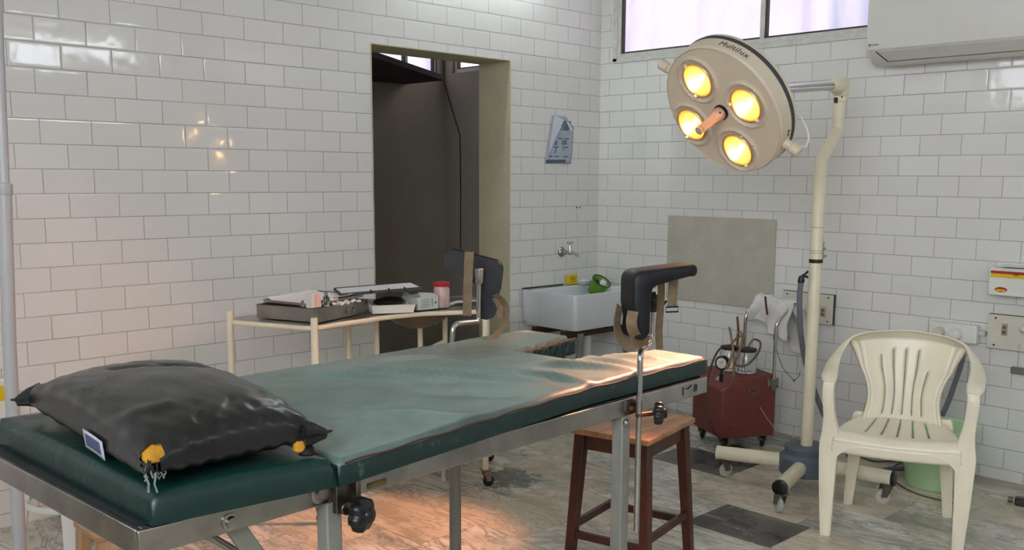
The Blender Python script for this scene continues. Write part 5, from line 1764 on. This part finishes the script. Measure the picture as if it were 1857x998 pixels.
for sg in (-1, 1):
    pts = spline([cp(sg * .247, -.006, 0), cp(sg * .252, .002, .2), cp(sg * .253, .010, .34), cp(sg * .252, .020, .43), cp(sg * .262, .014, .53), cp(sg * .266, .010, .60), cp(sg * .264, .018, .632)], 5)
    m1_ = len(pts)
    ws = []
    for i in range(m1_):
        z = pts[i].z
        wa = .021 + .018 * min(1, z / .38) if z < .38 else .039 - .017 * min(1, (z - .38) / .12)
        ws.append((wa, .020))
    chan_leg('front_leg', pts, ws, cr, cf)
    pts = spline([cp(sg * .205, .43, 0), cp(sg * .190, .405, .2), cp(sg * .172, .38, .40), cp(sg * .160, .38, .44)], 5)
    ws = [(.019 + .013 * min(1, p.z / .4), .018) for p in pts]
    chan_leg('back_leg', pts, ws, cr, cf)
    # brackets curving from leg into the seat front
    arc = [(.236 - .105 * (1 - math.cos(PI / 2 * k / 10)), .275 + .100 * math.sin(PI / 2 * k / 10)) for k in range(11)]
    gp_ = [cp(sg * x, -.016, z) for x, z in [(.236, .392), (.236, .275)] + arc[1:] + [(.131, .392)]]
    mb = MB().prism(gp_, -cf * .022)
    mb.out('gusset', m_chair, chair, bevel=.003)

# ------------------------------------------------------------------ bucket
bkc = V((-.30, -2.42, 0))
bu_ = thing('bucket', 'translucent green plastic bucket on the floor behind the armchair', 'bucket', bkc)
mt, nt, b = new_mat('pale_green_plastic')
b.inputs['Base Color'].default_value = (*srgb(184, 220, 170), 1); b.inputs['Roughness'].default_value = .4
b.inputs['Subsurface Weight'].default_value = .45; b.inputs['Subsurface Radius'].default_value = (.05, .09, .04); b.inputs['Subsurface Scale'].default_value = .4
mb = MB().lathe(bkc, [(.002, .004), (.116, .004), (.124, 0), (.128, .006), (.160, .272), (.172, .276), (.176, .282), (.176, .292), (.170, .294), (.160, .288), (.156, .276), (.123, .012), (.002, .010)], seg=56, cap0=False, cap1=False)
mb.out('pail', mt, bu_, angle=40)
mb = MB()
pts = [bkc + V((.178 * math.cos(a_), .178 * math.sin(a_) * .98, .283 - .012 * math.sin((a_ - .2) / 1))) for a_ in [.2 + PI * i / 24 for i in range(25)]]
mb.tube(pts, .003, 8); mb.out('handle', m_white, bu_)
# black plug on the floor at the right edge
c = at(1857, 911, z=.015)
t = thing('floor_plug', 'black plug lying on the floor near the right edge', 'plug', c)
MB().box(V((c.x, c.y, .016)), (.05, .075, .032), rz=.3).out('plug_body', m_black, t, bevel=.006)
MB().lathe(V((c.x - .005, c.y + .045, .016)), [(.013, 0), (.013, .02)], (-.2, .9, 0), 14).out('plug_collar', mat('dull_brass', srgb(120, 110, 90), .5, .5, var=.1), t)
# thin leads lying along the floor by the wall
t = MB().tube(spline([V((-.25, -1.62, .004)), V((-.12, -1.85, .004)), V((-.16, -2.05, .004)), V((-.06, -2.15, .004)), V((-.30, -2.19, .004)), V((-.5, -2.40, .004)), V((-.53, -2.62, .004))], 8), .0035, 6).out('floor_lead', mat('grey_brown_lead', srgb(88, 80, 70), .7, var=.1))
tag(t, 'thin grey lead lying on the floor behind the lamp stand', 'lead')

# ------------------------------------------------------------------ instrument trolley
TZ = .835
fr_ = [at(px, py, z=TZ - .012) for px, py in ((570, 597), (612, 589), (662, 582), (701, 576), (761, 570), (863, 566))]
tr_pts = [(-2.868, -.47)] + [(p.x, p.y) for p in fr_] + [(-1.83, -.955), (-1.70, -.86), (-1.60, -.70), (-1.60, -.50), (-1.74, -.40), (-2.80, -.40)]
trol = thing('instrument_trolley', 'cream tubular instrument trolley with a steel top in front of the doorway', 'trolley', (-2.25, -.65, 0))
loop = [V((x, y, TZ - .012)) for x, y in tr_pts]
lp_ = loop + loop[:2]
rim_pts = fillet(lp_, .05, 5)[1:-1]
# closed rail
cl = []
nL = len(loop)
for i in range(nL):
    a_, b_, c_ = loop[i - 1], loop[i], loop[(i + 1) % nL]
    k = min(.06, (a_ - b_).length * .45, (c_ - b_).length * .45)
    p0 = b_ + (a_ - b_).normalized() * k; p1 = b_ + (c_ - b_).normalized() * k
    for j in range(6):
        t = j / 5; cl.append(p0 * (1 - t) ** 2 + b_ * 2 * t * (1 - t) + p1 * t * t)
MB().tube(cl, .0105, 12, closed=True).out('top_rail', m_cream, trol)
ctr = sum(cl, V()) / len(cl)
mb = MB(); mb.prism([p + (ctr - p).normalized() * .006 + V((0, 0, .006)) for p in cl], (0, 0, .004))
mb.out('steel_top', m_steel, trol)
low = [V((p.x, p.y, .28)) for p in cl]
MB().prism([p + (ctr - p).normalized() * .02 for p in low], (0, 0, .012)).out('lower_shelf', m_cream, trol)
legs = [(-2.868, -.475, .87, 1), (fr_[0].x, fr_[0].y, .868, 1), (-1.872, -.972, TZ, 1), (-1.60, -.68, TZ, 1)]
for (x, y, zt_, c) in legs:
    MB().lathe(V((x, y, .082)), [(.0145, 0), (.0145, zt_ - .084), (.012, zt_ - .082)], seg=18).out('leg', m_cream, trol)
    caster(trol, V((x, y, .080)), .027, (.4, -.1, 0), m_black, mat('old_fork', srgb(150, 130, 110), .5, .3, var=.2, vscale=40))
for (px) in (632, 683, 762, 807):
    y_ = -.46 if px in (632,) else -.50
    p = at(px, 600, y=y_)
    q = fillet([V((p.x - .10, y_ + .02, TZ - .015)), V((p.x, y_, TZ - .015)), V((p.x, y_, .30))], .05, 8)
    MB().tube(q, .0125, 14).out('upright', m_cream, trol)
p = at(763, 640, y=-.50); q = at(807, 618, y=-.50)
MB().tube([p, q], .010, 12).out('cross_brace', m_cream, trol)
bc_ = V((-2.02, -.66, .735))
bs = thing('hanging_basin', 'shallow brown bowl held under the top of the instrument trolley', 'bowl', bc_)
MB().lathe(bc_, [(.04, 0), (.10, .02), (.155, .06), (.165, .078), (.160, .078), (.10, .026), (.002, .006)], seg=40, cap1=False).out('bowl', mat('brown_enamel', srgb(92, 74, 62), .4, var=.1), bs)
# cream post standing behind the far crutch
pp_ = at(885, 600, y=-.93)
# items on the trolley
TT = TZ + .004 - .002
tS = V((-2.653, -.812, 0))
ang = math.radians(20)
te = V((math.cos(ang), math.sin(ang), 0)); tw = V((-math.sin(ang), math.cos(ang), 0))


def tray(name, label, S0, e, w, le, lw, h, t_, material, flare=.0):
    c = S0 + e * le / 2 + w * lw / 2
    r = thing(name, label, 'tray', V((c.x, c.y, TT)))
    mb = MB()
    def ring(k, z, ins=0):
        a = le / 2 - ins + k; b2 = lw / 2 - ins + k
        return [c + e * x + w * y + V((0, 0, z)) for x, y in ((-a, -b2), (a, -b2), (a, b2), (-a, b2))]
    rs = [ring(0, TT), ring(flare, TT + h), ring(flare + .004, TT + h + .001), ring(flare + .004, TT + h + .003), ring(flare - t_, TT + h + .002), ring(-t_, TT + .002)]
    vr = [[mb.bm.verts.new(p) for p in x] for x in rs]
    for A_, B_ in zip(vr, vr[1:]):
        for i in range(4): mb.bm.faces.new([A_[i], A_[(i + 1) % 4], B_[(i + 1) % 4], B_[i]])
    mb.bm.faces.new(vr[0][::-1]); mb.bm.faces.new(vr[-1])
    mb.out('pan', material, r, bevel=.002)
    return r, c


tr1, tcn = tray('steel_tray', 'deep stainless steel instrument tray at the left end of the trolley', tS, te, tw, .355, .32, .056, .002, m_steel)
# loop handles on two ends
for (s0, d0, o0) in ((tS + te * .22, te, -tw), (tS + te * .325 + tw * .15, tw, te)):
    c = s0 + V((0, 0, TT + .028)) + o0 * .005
    q = [c + d0 * a + V((0, 0, b)) for a, b in ((-.028, .0), (-.022, .012), (.022, .012), (.028, 0), (.022, -.012), (-.022, -.012))]
    MB().tube(q, .003, 8, closed=True).out('loop_handle', m_steel, tr1)
# tilted lid lying in the tray with paper on it
lidc = tcn + V((.01, .01, TT + .068)); a2_ = math.radians(13)
le_, lw_ = V((math.cos(a2_), math.sin(a2_), .03)).normalized(), V((-math.sin(a2_), math.cos(a2_), 0))
lid = thing('tray_lid', 'flat steel lid lined with white paper lying askew on the deep tray', 'lid', lidc)
mb = MB().box(lidc, (.315, .28, .003), ax=(le_, lw_, V((0, 0, 1))))
for s_ in (-1, 1):
    mb.box(lidc + le_ * s_ * .156 + V((0, 0, .005)), (.004, .284, .010), ax=(le_, lw_, V((0, 0, 1)))); mb.box(lidc + lw_ * s_ * .14 + V((0, 0, .005)), (.315, .004, .010), ax=(le_, lw_, V((0, 0, 1))))
mb.out('pan', m_steel, lid)
pa_ = thing('paper_lining', 'crumpled white paper sheet lining the lid on the deep tray', 'paper', lidc)
mb = MB().grid(lambda a, b: lidc + le_ * (a - .5) * .29 + lw_ * (b - .5) * .265 + V((0, 0, .007 + .003 * noise.noise(V((a * 7, b * 7, 1))) + .012 * max(0, abs(b - .5) - .42) / .08)), 30, 30)
mb.out('sheet', m_paper, pa_, solid=.0008)
def on_lid(px, py, dz=.010): return at(px, py, z=lidc.z + dz)
c = on_lid(572, 558)
b1 = thing('white_carton', 'small white medicine carton standing on the paper lined lid', 'carton', c)
MB().box(V((c.x, c.y + .012, c.z + .028)), (.055, .030, .056), rz=.25).out('carton', mat('pale_carton', srgb(206, 204, 200), .6, var=.03), b1, bevel=.001)
MB().box(V((c.x + .011, c.y - .003, c.z + .028)), (.026, .0012, .054), rz=.25).out('pink_panel', mat('pink_print', srgb(214, 184, 178), .6, var=.04), b1)
c = on_lid(593, 556)
b2 = thing('glass_vial', 'clear glass vial beside the white medicine carton', 'vial', c)
MB().lathe(c + V((0.004, .012, 0)), [(.012, 0), (.0125, .003), (.0125, .036), (.006, .044), (.006, .05)], seg=18).out('vial', m_glass, b2)
MB().lathe(c + V((.004, .012, .048)), [(.0075, 0), (.0075, .008), (.002, .009)], seg=14).out('cap', m_steel, b2)
c = on_lid(560, 556)
t = MB().lathe(c + V((-.02, .02, 0)), [(.007, 0), (.007, .018), (.004, .022), (.004, .026)], (.3, .1, 1), 12).out('ampoule', m_glass)
tag(t, 'tiny glass ampoule left of the white medicine carton', 'ampoule')
for k, (px, py, w2, rot, lab_) in enumerate(((618, 553, .07, .3, 'crumpled clear syringe wrapper on the lid, nearest the carton'), (640, 549, .06, -.2, 'crumpled clear wrapper on the lid, towards its right corner'), (606, 546, .05, .9, 'folded pale wrapper at the back of the lid'))):
    c = on_lid(px, py, .014)
    mb = MB().grid(lambda a, b: c + V((math.cos(rot), math.sin(rot), 0)) * (a - .5) * w2 + V((-math.sin(rot), math.cos(rot), 0)) * (b - .5) * .035 + V((0, 0, .006 + .007 * noise.noise(V((a * 5 + k * 3, b * 4, k))) + .004 * math.sin(a * 12 + b * 7))), 14, 10)
    t = mb.out('wrapper', mat('clear_wrapper', srgb(206, 208, 208), .15, var=.1, vscale=60), solid=.0008)
    tag(t, lab_, 'wrapper', 'clear wrappers on the paper lined lid')
# second tray: white enamel, with a lid laid across
S2 = at(676, 570, z=TT); E2 = at(752, 567, z=TT)
e2 = (E2 - S2).normalized(); w2_ = V((-e2.y, e2.x, 0))
tr2, tc2 = tray('enamel_tray', 'white enamel tray under a propped steel lid in the middle of the trolley', V((S2.x, S2.y, 0)), e2, w2_, (E2 - S2).length - .004, .22, .036, .003, m_white, .006)
t = MB().ball(tc2 + V((0, 0, TT + .04)), .05, (1.6, 1.1, .45)).out('dark_instruments', m_black); tag(t, 'dark bundle of instruments heaped in the enamel tray', 'instrument bundle')
lc = tc2 + V((-.03, .04, TT + .092))
l2 = thing('propped_lid', 'flat steel lid with white paper propped across the enamel tray', 'lid', lc)
el = V((e2.x, e2.y, .05)).normalized()
MB().box(lc, (.36, .22, .004), ax=(el, w2_, V((0, 0, 1)))).out('lid_pan', m_steel, l2)
mb = MB()
for s_ in (-1, 1): mb.box(lc + w2_ * s_ * .11 + V((0, 0, .004)), (.36, .004, .013), ax=(el, w2_, V((0, 0, 1)))); mb.box(lc + el * s_ * .18 + V((0, 0, .004)), (.004, .22, .013), ax=(el, w2_, V((0, 0, 1))))
mb.out('lid_edge', m_rubber, l2)
MB().box(lc + V((0, 0, .006)), (.345, .205, .003), ax=(el, w2_, V((0, 0, 1)))).out('paper', m_paper, l2)
mb = MB()
for k in (-.05, .03, .10): mb.box(lc + el * k - w2_ * .11 + V((0, 0, .008)), (.006, .012, .016), ax=(el, w2_, V((0, 0, 1))))
each(mb, 'clip', m_black, l2)
# glove carton
g0 = at(757, 564, z=TT); g1 = at(795, 560, z=TT)
ge = (g1 - g0).normalized(); gwv = V((-ge.y, ge.x, 0)); gl_ = (g1 - g0).length
gc_ = V((g0.x, g0.y, 0)) + ge * gl_ / 2 + gwv * .06
gv = thing('glove_carton', 'pale green and white carton with torn open top between tray and jar', 'carton', V((gc_.x, gc_.y, TT)))
mb = MB().box(gc_ + V((0, 0, TT + .030)), (gl_, .12, .058), ax=(ge, gwv, V((0, 0, 1))))
mb.out('box', mat('pale_green_carton', srgb(196, 204, 194), .6, var=.04), gv, bevel=.001)
mb = MB()
for k in range(4): mb.box(gc_ - gwv * .0606 - ge * (.012) + V((0, 0, TT + .015 + k * .010)), (gl_ * .42, .0006, .0028), ax=(ge, gwv, V((0, 0, 1))))
mb.lathe(gc_ - gwv * .0602 + ge * gl_ * .36 + V((0, 0, TT + .030)), [(.006, 0), (.006, .001)], -gwv, 12)
mb.box(gc_ - gwv * .0606 + ge * gl_ * .2 + V((0, 0, TT + .032)), (.005, .0006, .034), ax=(ge, gwv, V((0, 0, 1))))
mb.out('print', mat('green_grey_print', srgb(110, 128, 116), .6, var=.1), gv)
mb = MB()
tz_ = TT + .059
mb.prism([gc_ + V((0, 0, tz_)) - ge * gl_ / 2 + gwv * .05, gc_ + V((0, 0, tz_)) - ge * gl_ / 2 - gwv * .03, gc_ + V((0, 0, tz_ + .022)) - ge * (gl_ * .62), gc_ + V((0, 0, tz_ + .026)) - ge * (gl_ * .6) + gwv * .03], ge * .0015)
mb.prism([gc_ + V((0, 0, tz_)) - gwv * .06 - ge * gl_ * .3, gc_ + V((0, 0, tz_)) - gwv * .06 + ge * gl_ * .5, gc_ + V((0, 0, tz_ + .012)) - gwv * .03 + ge * gl_ * .4, gc_ + V((0, 0, tz_ + .02)) - gwv * .03 - ge * gl_ * .3], gwv * .0015)
mb.out('torn_flap', MATS['pale_green_carton'], gv)
# jar with red lid
jb = at(806, 558, z=TT); jb = V((jb.x, jb.y + .02, TT))
jr = thing('plastic_jar', 'pale pink plastic jar with a red screw lid on the trolley', 'jar', jb)
MB().lathe(jb, [(.034, 0), (.037, .004), (.037, .085), (.034, .092), (.034, .10)], seg=32).out('jar_body', mat('pink_translucent', srgb(206, 178, 172), .3, var=.12, vscale=30, sss=.2), jr)
MB().lathe(jb + V((0, 0, .098)), [(.038, 0), (.039, .002), (.039, .016), (.036, .019)], seg=32).out('lid', mat('crimson_lid', srgb(180, 30, 44), .4, var=.05), jr)
c = at(811, 554, z=TT)
t = MB().box(V((c.x, c.y, TT + .006)), (.075, .05, .010), rz=.5).out('paper_wad', m_paper, bevel=.002); tag(t, 'small folded white paper wad in front of the red lidded jar', 'paper')
c = at(845, 549, z=TT + .004)
pk = thing('blue_white_packet', 'blue and white paper packet at the right end of the trolley behind the far crutch', 'packet', V((c.x, c.y, TT)))
MB().grid(lambda a, b: V((c.x, c.y, TT + .009)) + V((.94, .34, 0)) * (a - .5) * .14 + V((-.34, .94, 0)) * (b - .5) * .09 + V((0, 0, .006 * math.sin(a * 4) + .004 * math.sin(b * 5))), 10, 8).out('packet', m_paper, pk, solid=.002)
MB().grid(lambda a, b: V((c.x, c.y, TT + .0108)) + V((.94, .34, 0)) * (.12 + a * .34) * .14 + V((-.34, .94, 0)) * (b - .5) * .07 + V((0, 0, .006 * math.sin((.62 + a * .34) * 4) + .004 * math.sin((b * .8 + .1) * 5))), 6, 6).out('blue_print', mat('bright_blue_print', srgb(60, 120, 190), .5, var=.1), pk, solid=.001)
# ------------------------------------------------------------------ left side: drip stand, stool behind couch, wall box
d0 = at(36, 998, y=-1.25); d1 = at(17, 628, y=-1.25); d2 = at(8, 335, y=-1.23); d3 = at(-3, 60, y=-1.2)
db = d0 + (d0 - d1) * (d0.z - .06) / (d1.z - d0.z)
ds = thing('drip_stand', 'pale grey telescopic drip stand rising at the left edge behind the pillow', 'drip stand', V((db.x, db.y, 0)))
m_pale = mat('pale_grey_tube', srgb(176, 174, 176), .35, var=.03, vscale=4)
MB().tube([db, d0, d1, d2], .0185, 20).out('lower_tube', m_pale, ds)
MB().lathe(d2, [(.0195, -.03), (.021, -.028), (.021, 0), (.017, .004)], (d3 - d2).normalized(), 20).out('collar', m_pale, ds)
MB().tube([d2, d3, d3 + (d3 - d2).normalized() * .15], .0135, 18).out('upper_tube', m_pale, ds)
mb = MB()
for a_ in range(5):
    an = a_ * 2 * PI / 5 + .3
    e_ = V((db.x + .26 * math.cos(an), db.y + .26 * math.sin(an), .06))
    mb = MB().tube([V((db.x, db.y, .085)), e_], [.014, .010], 10)
    mb.out('foot', m_pale, ds)
    caster(ds, V((e_.x, e_.y, .052)), .019, (math.cos(an), math.sin(an), 0), m_black, m_black, plate=False)

# white plastic stool seen under the couch
w0 = at(92, 950, y=-.62)
ws_ = V((w0.x + .15, -.42, 0))
wst = thing('plastic_stool', 'white plastic stool under the head of the couch by the wall', 'stool', ws_)
MB().lathe(ws_ + V((0, 0, .40)), [(.002, .03), (.15, .03), (.165, .022), (.17, .0), (.165, 0), (.16, .015), (.002, .018)], seg=36, cap0=False, cap1=False).out('seat', m_white, wst)
for k in range(4):
    an = PI / 4 + k * PI / 2 + .35
    d = V((math.cos(an), math.sin(an), 0)); s_ = V((-d.y, d.x, 0))
    lo = [ws_ + d * (.20 + a) + s_ * b for a, b in ((-.016, -.018), (.016, -.018), (.016, .018), (-.016, .018))]
    hi = [ws_ + d * (.135 + a) + s_ * b + V((0, 0, .405)) for a, b in ((-.020, -.032), (.020, -.032), (.020, .032), (-.020, .032))]
    MB().hexa(lo, hi).out('leg', m_white if k != 2 else m_white, wst, bevel=.004)
mb = MB()
wz = ws_ + V((0, 0, .2))
mb = MB().tube([wz + V((math.cos(PI * i / 12), math.sin(PI * i / 12), 0)) * .165 for i in range(24)], 1, 8, closed=True, flat=(.004, .012, .4), up=(0, 0, 1)); mb.out('ring_brace', m_white, wst)
# low wooden step stool beside it
w1 = at(163, 985, y=-.9)
sb = V((w1.x + .13, -.86, 0))
wst2 = thing('step_stool', 'low pale wooden step stool on the floor beneath the couch', 'step stool', sb)
m_palewood = mat('pale_wood', srgb(196, 160, 120), .6, var=.1, vscale=10)
MB().box(sb + V((0, 0, .21)), (.26, .22, .02)).out('step', m_palewood, wst2, bevel=.003)
for i in (-1, 1):
    for j in (-1, 1): MB().box(sb + V((i * .105, j * .085, .10)), (.035, .035, .20)).out('leg', m_palewood, wst2, bevel=.003)
# wall box with a yellow label at the left edge
wa = at(14, 728, y=-.12); wbz = at(6, 765, y=-.12)
wbx = thing('waste_box', 'white wall box with a yellow hazard label at the left edge', 'box', (wa.x - .12, 0, wbz.z - .1))
MB().box((wa.x - .13, -.06, wa.z - .06), (.26, .12, .30)).out('body', m_white, wbx, bevel=.006)
yl = MB().box((wa.x - .06, -.121, wa.z + .035), (.11, .0016, .06)).out('label_patch', m_yellow, wbx)
MB().lathe((wa.x - .055, -.122, wa.z + .033), [(.014, 0), (.014, .001)], (0, -1, 0), 20).out('hazard_mark', mat('red_brown_mark', srgb(150, 60, 30), .6, var=.1), yl)

# tidy helper property
for o in bpy.data.objects:
    if '_o' in o: del o['_o']
